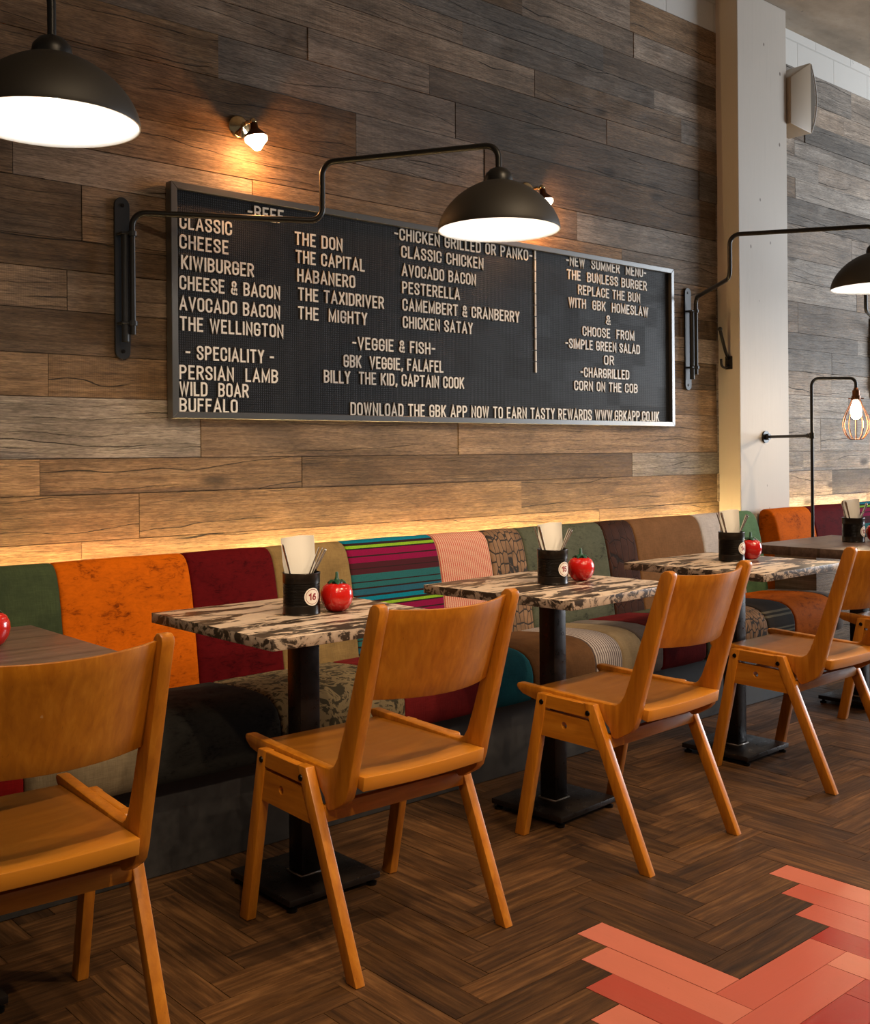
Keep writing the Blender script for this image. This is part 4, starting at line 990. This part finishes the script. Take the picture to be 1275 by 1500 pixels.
# ------------------------------------------------------------------ things on the tables
def make_can(num, loc):
    t = thing('tin_can', 'ribbed black tin can with round sticker number %s, holding cutlery' % num, 'can', loc, 0, 'black cutlery cans on the tables')
    r, h = 0.0515, 0.116; prof = [(0.0, 0.0), (r - 0.004, 0.0), (r, 0.001), (r + 0.0012, 0.003), (r, 0.006), (r, 0.026)]
    for k in range(15):
        z = 0.028 + k * 0.0041; prof += [(r - 0.0018, z), (r + 0.0003, z + 0.002)]
    prof += [(r, 0.092), (r, h - 0.004), (r + 0.0014, h - 0.002), (r + 0.0006, h), (r - 0.0015, h - 0.001), (r - 0.002, h - 0.006), (r - 0.002, 0.003), (0.0, 0.003)]
    bm = bmesh.new(); lathe(bm, prof, 48); obj('can_body', bm, M['can'], t, True)
    cz = 0.052; R2 = r + 0.0016
    def put(u, v, d): a = -PI / 2 + u / R2; return ((R2 + d) * math.cos(a), (R2 + d) * math.sin(a), cz + v)
    def disc(bm, r0, r1, d, n=36):
        rr = [r0 + (r1 - r0) * k / 4 for k in range(5)]
        rings = [[bm.verts.new(put(q * math.cos(2 * PI * i / n), q * math.sin(2 * PI * i / n), d)) for i in range(n)] for q in rr]
        for a, b in zip(rings, rings[1:]):
            for i in range(n): bm.faces.new([a[i], a[(i + 1) % n], b[(i + 1) % n], b[i]])
    bm = bmesh.new(); disc(bm, 0.0002, 0.0245, 0.0); st = obj('sticker', bm, M['sticker'], t, 'all', 'round white number sticker')
    bm = bmesh.new(); disc(bm, 0.0195, 0.0207, 0.0004)
    tw, th = 0.024, 0.019
    for q, s in enumerate(text_strokes(num, tw, th, 0.0019, gap=0.22)): ribbon(bm, [(p[0] - tw / 2, p[1] - th / 2) for p in s], 0.0019, put, 0.0001, 0.0005 + 0.00006 * q)
    obj('sticker_number', bm, M['ink'], st, False, 'dark red number and ring')
    return t
CANS = {'16': (1.703, 2.487), '15': (2.703, 2.461), '14': (3.765, 2.460), '12': (4.925, 2.545)}
for k, (x, y) in CANS.items(): make_can(k, (x, y, 0.75))
def cutlery_mesh(kind):
    bm = bmesh.new(); L = 0.197; n = 16
    prof = [(0.0042, 0.0012), (0.0045, 0.0014), (0.0048, 0.0016), (0.0036, 0.0020), (0.0034, 0.0022), (0.0042, 0.0022), (0.0052, 0.0022), (0.0062, 0.0021), (0.0068, 0.0019), (0.0060, 0.0016), (0.0030, 0.0012)]
    zs = [0.0, 0.02, 0.05, 0.075, 0.09, 0.12, 0.15, 0.175, 0.187, 0.194, L]
    rings = []
    for (a, b), z in zip(prof, zs): rings.append([bm.verts.new((a * math.cos(2 * PI * i / n), b * math.sin(2 * PI * i / n), z)) for i in range(n)])
    for p, q in zip(rings, rings[1:]):
        for i in range(n): bm.faces.new([p[i], p[(i + 1) % n], q[(i + 1) % n], q[i]])
    bm.faces.new(rings[0][::-1]); bm.faces.new(rings[-1])
    return bm
cut_me = None
WHICH = {'16': 'nearest distressed table', '15': 'middle distressed table', '14': 'farthest distressed table', '12': 'far dark brown table'}
def cutlery(cx, cy, num):
    """handles fan out to both sides of the napkin"""
    global cut_me
    rv, fv = Vector((0.749, -0.663, 0)), Vector((0.663, 0.749, 0))
    sets = [('fork handle', [(-0.025, -0.014, -0.30, 0.02, 0.1), (-0.018, -0.026, -0.24, 0.0, 0.5), (-0.020, 0.012, -0.20, 0.0, 0.9)], 'left'),
            ('knife handle', [(0.010, -0.028, 0.36, 0.0, 0.2), (0.014, -0.015, 0.40, 0.0, 0.2), (0.015, -0.003, 0.45, 0.0, 0.1), (0.014, 0.010, 0.48, 0.0, 0.3)], 'right')]
    for kind, items, side in sets:
        for q, (u, v, lean, lf, tw) in enumerate(items):
            if num == '16' and side == 'left' and q != 1: continue
            if cut_me is None:
                o = obj('cutlery_handle', cutlery_mesh(kind), M['cutlery'], None, 'all'); cut_me = o.data
            else:
                o = bpy.data.objects.new('cutlery_handle', cut_me); COL.objects.link(o)
            ax = (Vector((0, 0, 1)) + rv * math.tan(lean) + fv * lf).normalized()
            base = Vector((cx, cy, 0.7535)) + rv * (u - math.tan(lean) * 0.07) + fv * v
            lim = 0.040; off = Vector((base.x - cx, base.y - cy, 0))
            if off.length > lim: base = Vector((cx, cy, base.z)) + off * (lim / off.length)
            m = ax.to_track_quat('Z', 'Y').to_matrix() @ Matrix.Rotation(tw, 3, 'Z')
            o.matrix_world = Matrix.Translation(base) @ m.to_4x4()
            tag(o, 'steel cutlery handle leaning %s out of the can on the %s' % (side, WHICH[num]), 'cutlery', 'cutlery leaning %s in the can on the %s' % (side, WHICH[num]))
def napkin(cx, cy, num, w=0.075, top=0.093, lean=-0.02):
    rv, fv = Vector((0.749, -0.663, 0)), Vector((0.663, 0.749, 0))
    bm = bmesh.new(); nu, nv = 10, 16; z0, z1 = 0.004, 0.116 + top
    def P(u, v, side):
        z = z0 + (z1 - z0) * v; ww = w * (0.62 + 0.38 * min(1, v * 1.5))
        x = u * ww / 2 + lean * v * (1 if u < 0 else 0.75)
        y = 0.008 * math.sin(u * 2.2) * (0.4 + v) + side * (0.0055 - 0.003 * v * abs(u)) + 0.010 * max(0, v - 0.75) * math.cos(u * 3)
        dz = -0.006 * max(0, -u) * v
        p = Vector((cx, cy, 0.75)) + rv * x + fv * (y + 0.004); p.z = 0.75 + z + dz; return p
    G = {s: [[bm.verts.new(P(-1 + 2 * i / nu, j / nv, s)) for j in range(nv + 1)] for i in range(nu + 1)] for s in (-1, 1)}
    for s in (-1, 1):
        for i in range(nu):
            for j in range(nv): bm.faces.new([G[s][i][j], G[s][i + 1][j], G[s][i + 1][j + 1], G[s][i][j + 1]])
    for i in range(nu):
        for j in (0, nv): bm.faces.new([G[-1][i][j], G[-1][i + 1][j], G[1][i + 1][j], G[1][i][j]])
    for j in range(nv):
        for i in (0, nu): bm.faces.new([G[-1][i][j], G[-1][i][j + 1], G[1][i][j + 1], G[1][i][j]])
    bmesh.ops.recalc_face_normals(bm, faces=bm.faces)
    tag(obj('paper_napkin', bm, M['paper'], None, True), 'folded white paper napkin standing in the number %s can' % num, 'napkin', 'paper napkins')
for k, (x, y) in CANS.items():
    cutlery(x, y, k)
    napkin(x, y, k, *((0.086, 0.100, -0.012) if k == '16' else (0.080, 0.088, -0.01)))
def make_tomato(label, loc, s=1.0):
    t = thing('sauce_bottle', label, 'sauce bottle', loc, 0, 'red tomato shaped sauce bottles')
    bm = bmesh.new(); prof = [(0.0, 0.002), (0.016, 0.0), (0.024, 0.001), (0.034, 0.010), (0.042, 0.024), (0.0455, 0.040), (0.044, 0.056), (0.037, 0.070), (0.027, 0.0765), (0.014, 0.077), (0.0, 0.075)]
    n = 40; rings = []
    for r, z in prof:
        if r == 0: rings.append([bm.verts.new((0, 0, z))]); continue
        rings.append([bm.verts.new((r * (1 + 0.016 * math.cos(5 * 2 * PI * i / n)) * math.cos(2 * PI * i / n), r * (1 + 0.016 * math.cos(5 * 2 * PI * i / n)) * math.sin(2 * PI * i / n), z)) for i in range(n)])
    for a, b in zip(rings, rings[1:]):
        for i in range(n):
            j = (i + 1) % n
            if len(a) == 1: bm.faces.new([a[0], b[j], b[i]])
            elif len(b) == 1: bm.faces.new([a[i], a[j], b[0]])
            else: bm.faces.new([a[i], a[j], b[j], b[i]])
    bm.transform(Matrix.Scale(s, 4)); obj('tomato_body', bm, M['tomato'], t, 'all')
    bm = bmesh.new(); lathe(bm, [(0.0, 0.074), (0.016, 0.076), (0.015, 0.083), (0.008, 0.086), (0.0048, 0.092), (0.0042, 0.106), (0.003, 0.108), (0.0, 0.108)], 16)
    for k in range(6):
        a = 2 * PI * k / 6; d = Vector((math.cos(a), math.sin(a), 0)); sd = Vector((-d.y, d.x, 0)); pts = []
        for q, (r, w, z) in enumerate([(0.010, 0.008, 0.083), (0.017, 0.009, 0.0845), (0.023, 0.0065, 0.081), (0.029, 0.001, 0.0755)]):
            pts.append([bm.verts.new(d * r + sd * w * e + Vector((0, 0, z + (0.002 if e == 0 else 0)))) for e in (-1, 0, 1)] + [bm.verts.new(d * r + Vector((0, 0, z - 0.003)))])
        for p, q in zip(pts, pts[1:]):
            for e, f in ((0, 1), (1, 2), (2, 3), (3, 0)): bm.faces.new([p[e], p[f], q[f], q[e]])
    bmesh.ops.recalc_face_normals(bm, faces=bm.faces)
    bm.transform(Matrix.Scale(s, 4)); obj('stalk_cap', bm, M['calyx'], t, True, 'dark green stalk cap')
    return t
TL_ = 'red tomato shaped sauce bottle '
tom = make_tomato(TL_ + 'beside the number 16 can', (1.806, 2.462, 0.75), 1.02)
dup(tom, (2.836, 2.452, 0.75), 0.4, TL_ + 'beside the number 15 can')
dup(tom, (3.87, 2.44, 0.75), 0.9, TL_ + 'beside the number 14 can')
dup(tom, (5.03, 2.486, 0.75), 0.2, TL_ + 'cut by the right edge on the dark brown table')
dup(tom, (0.885, 2.57, 0.75), 0.7, TL_ + 'cut by the left edge on the dark brown table')
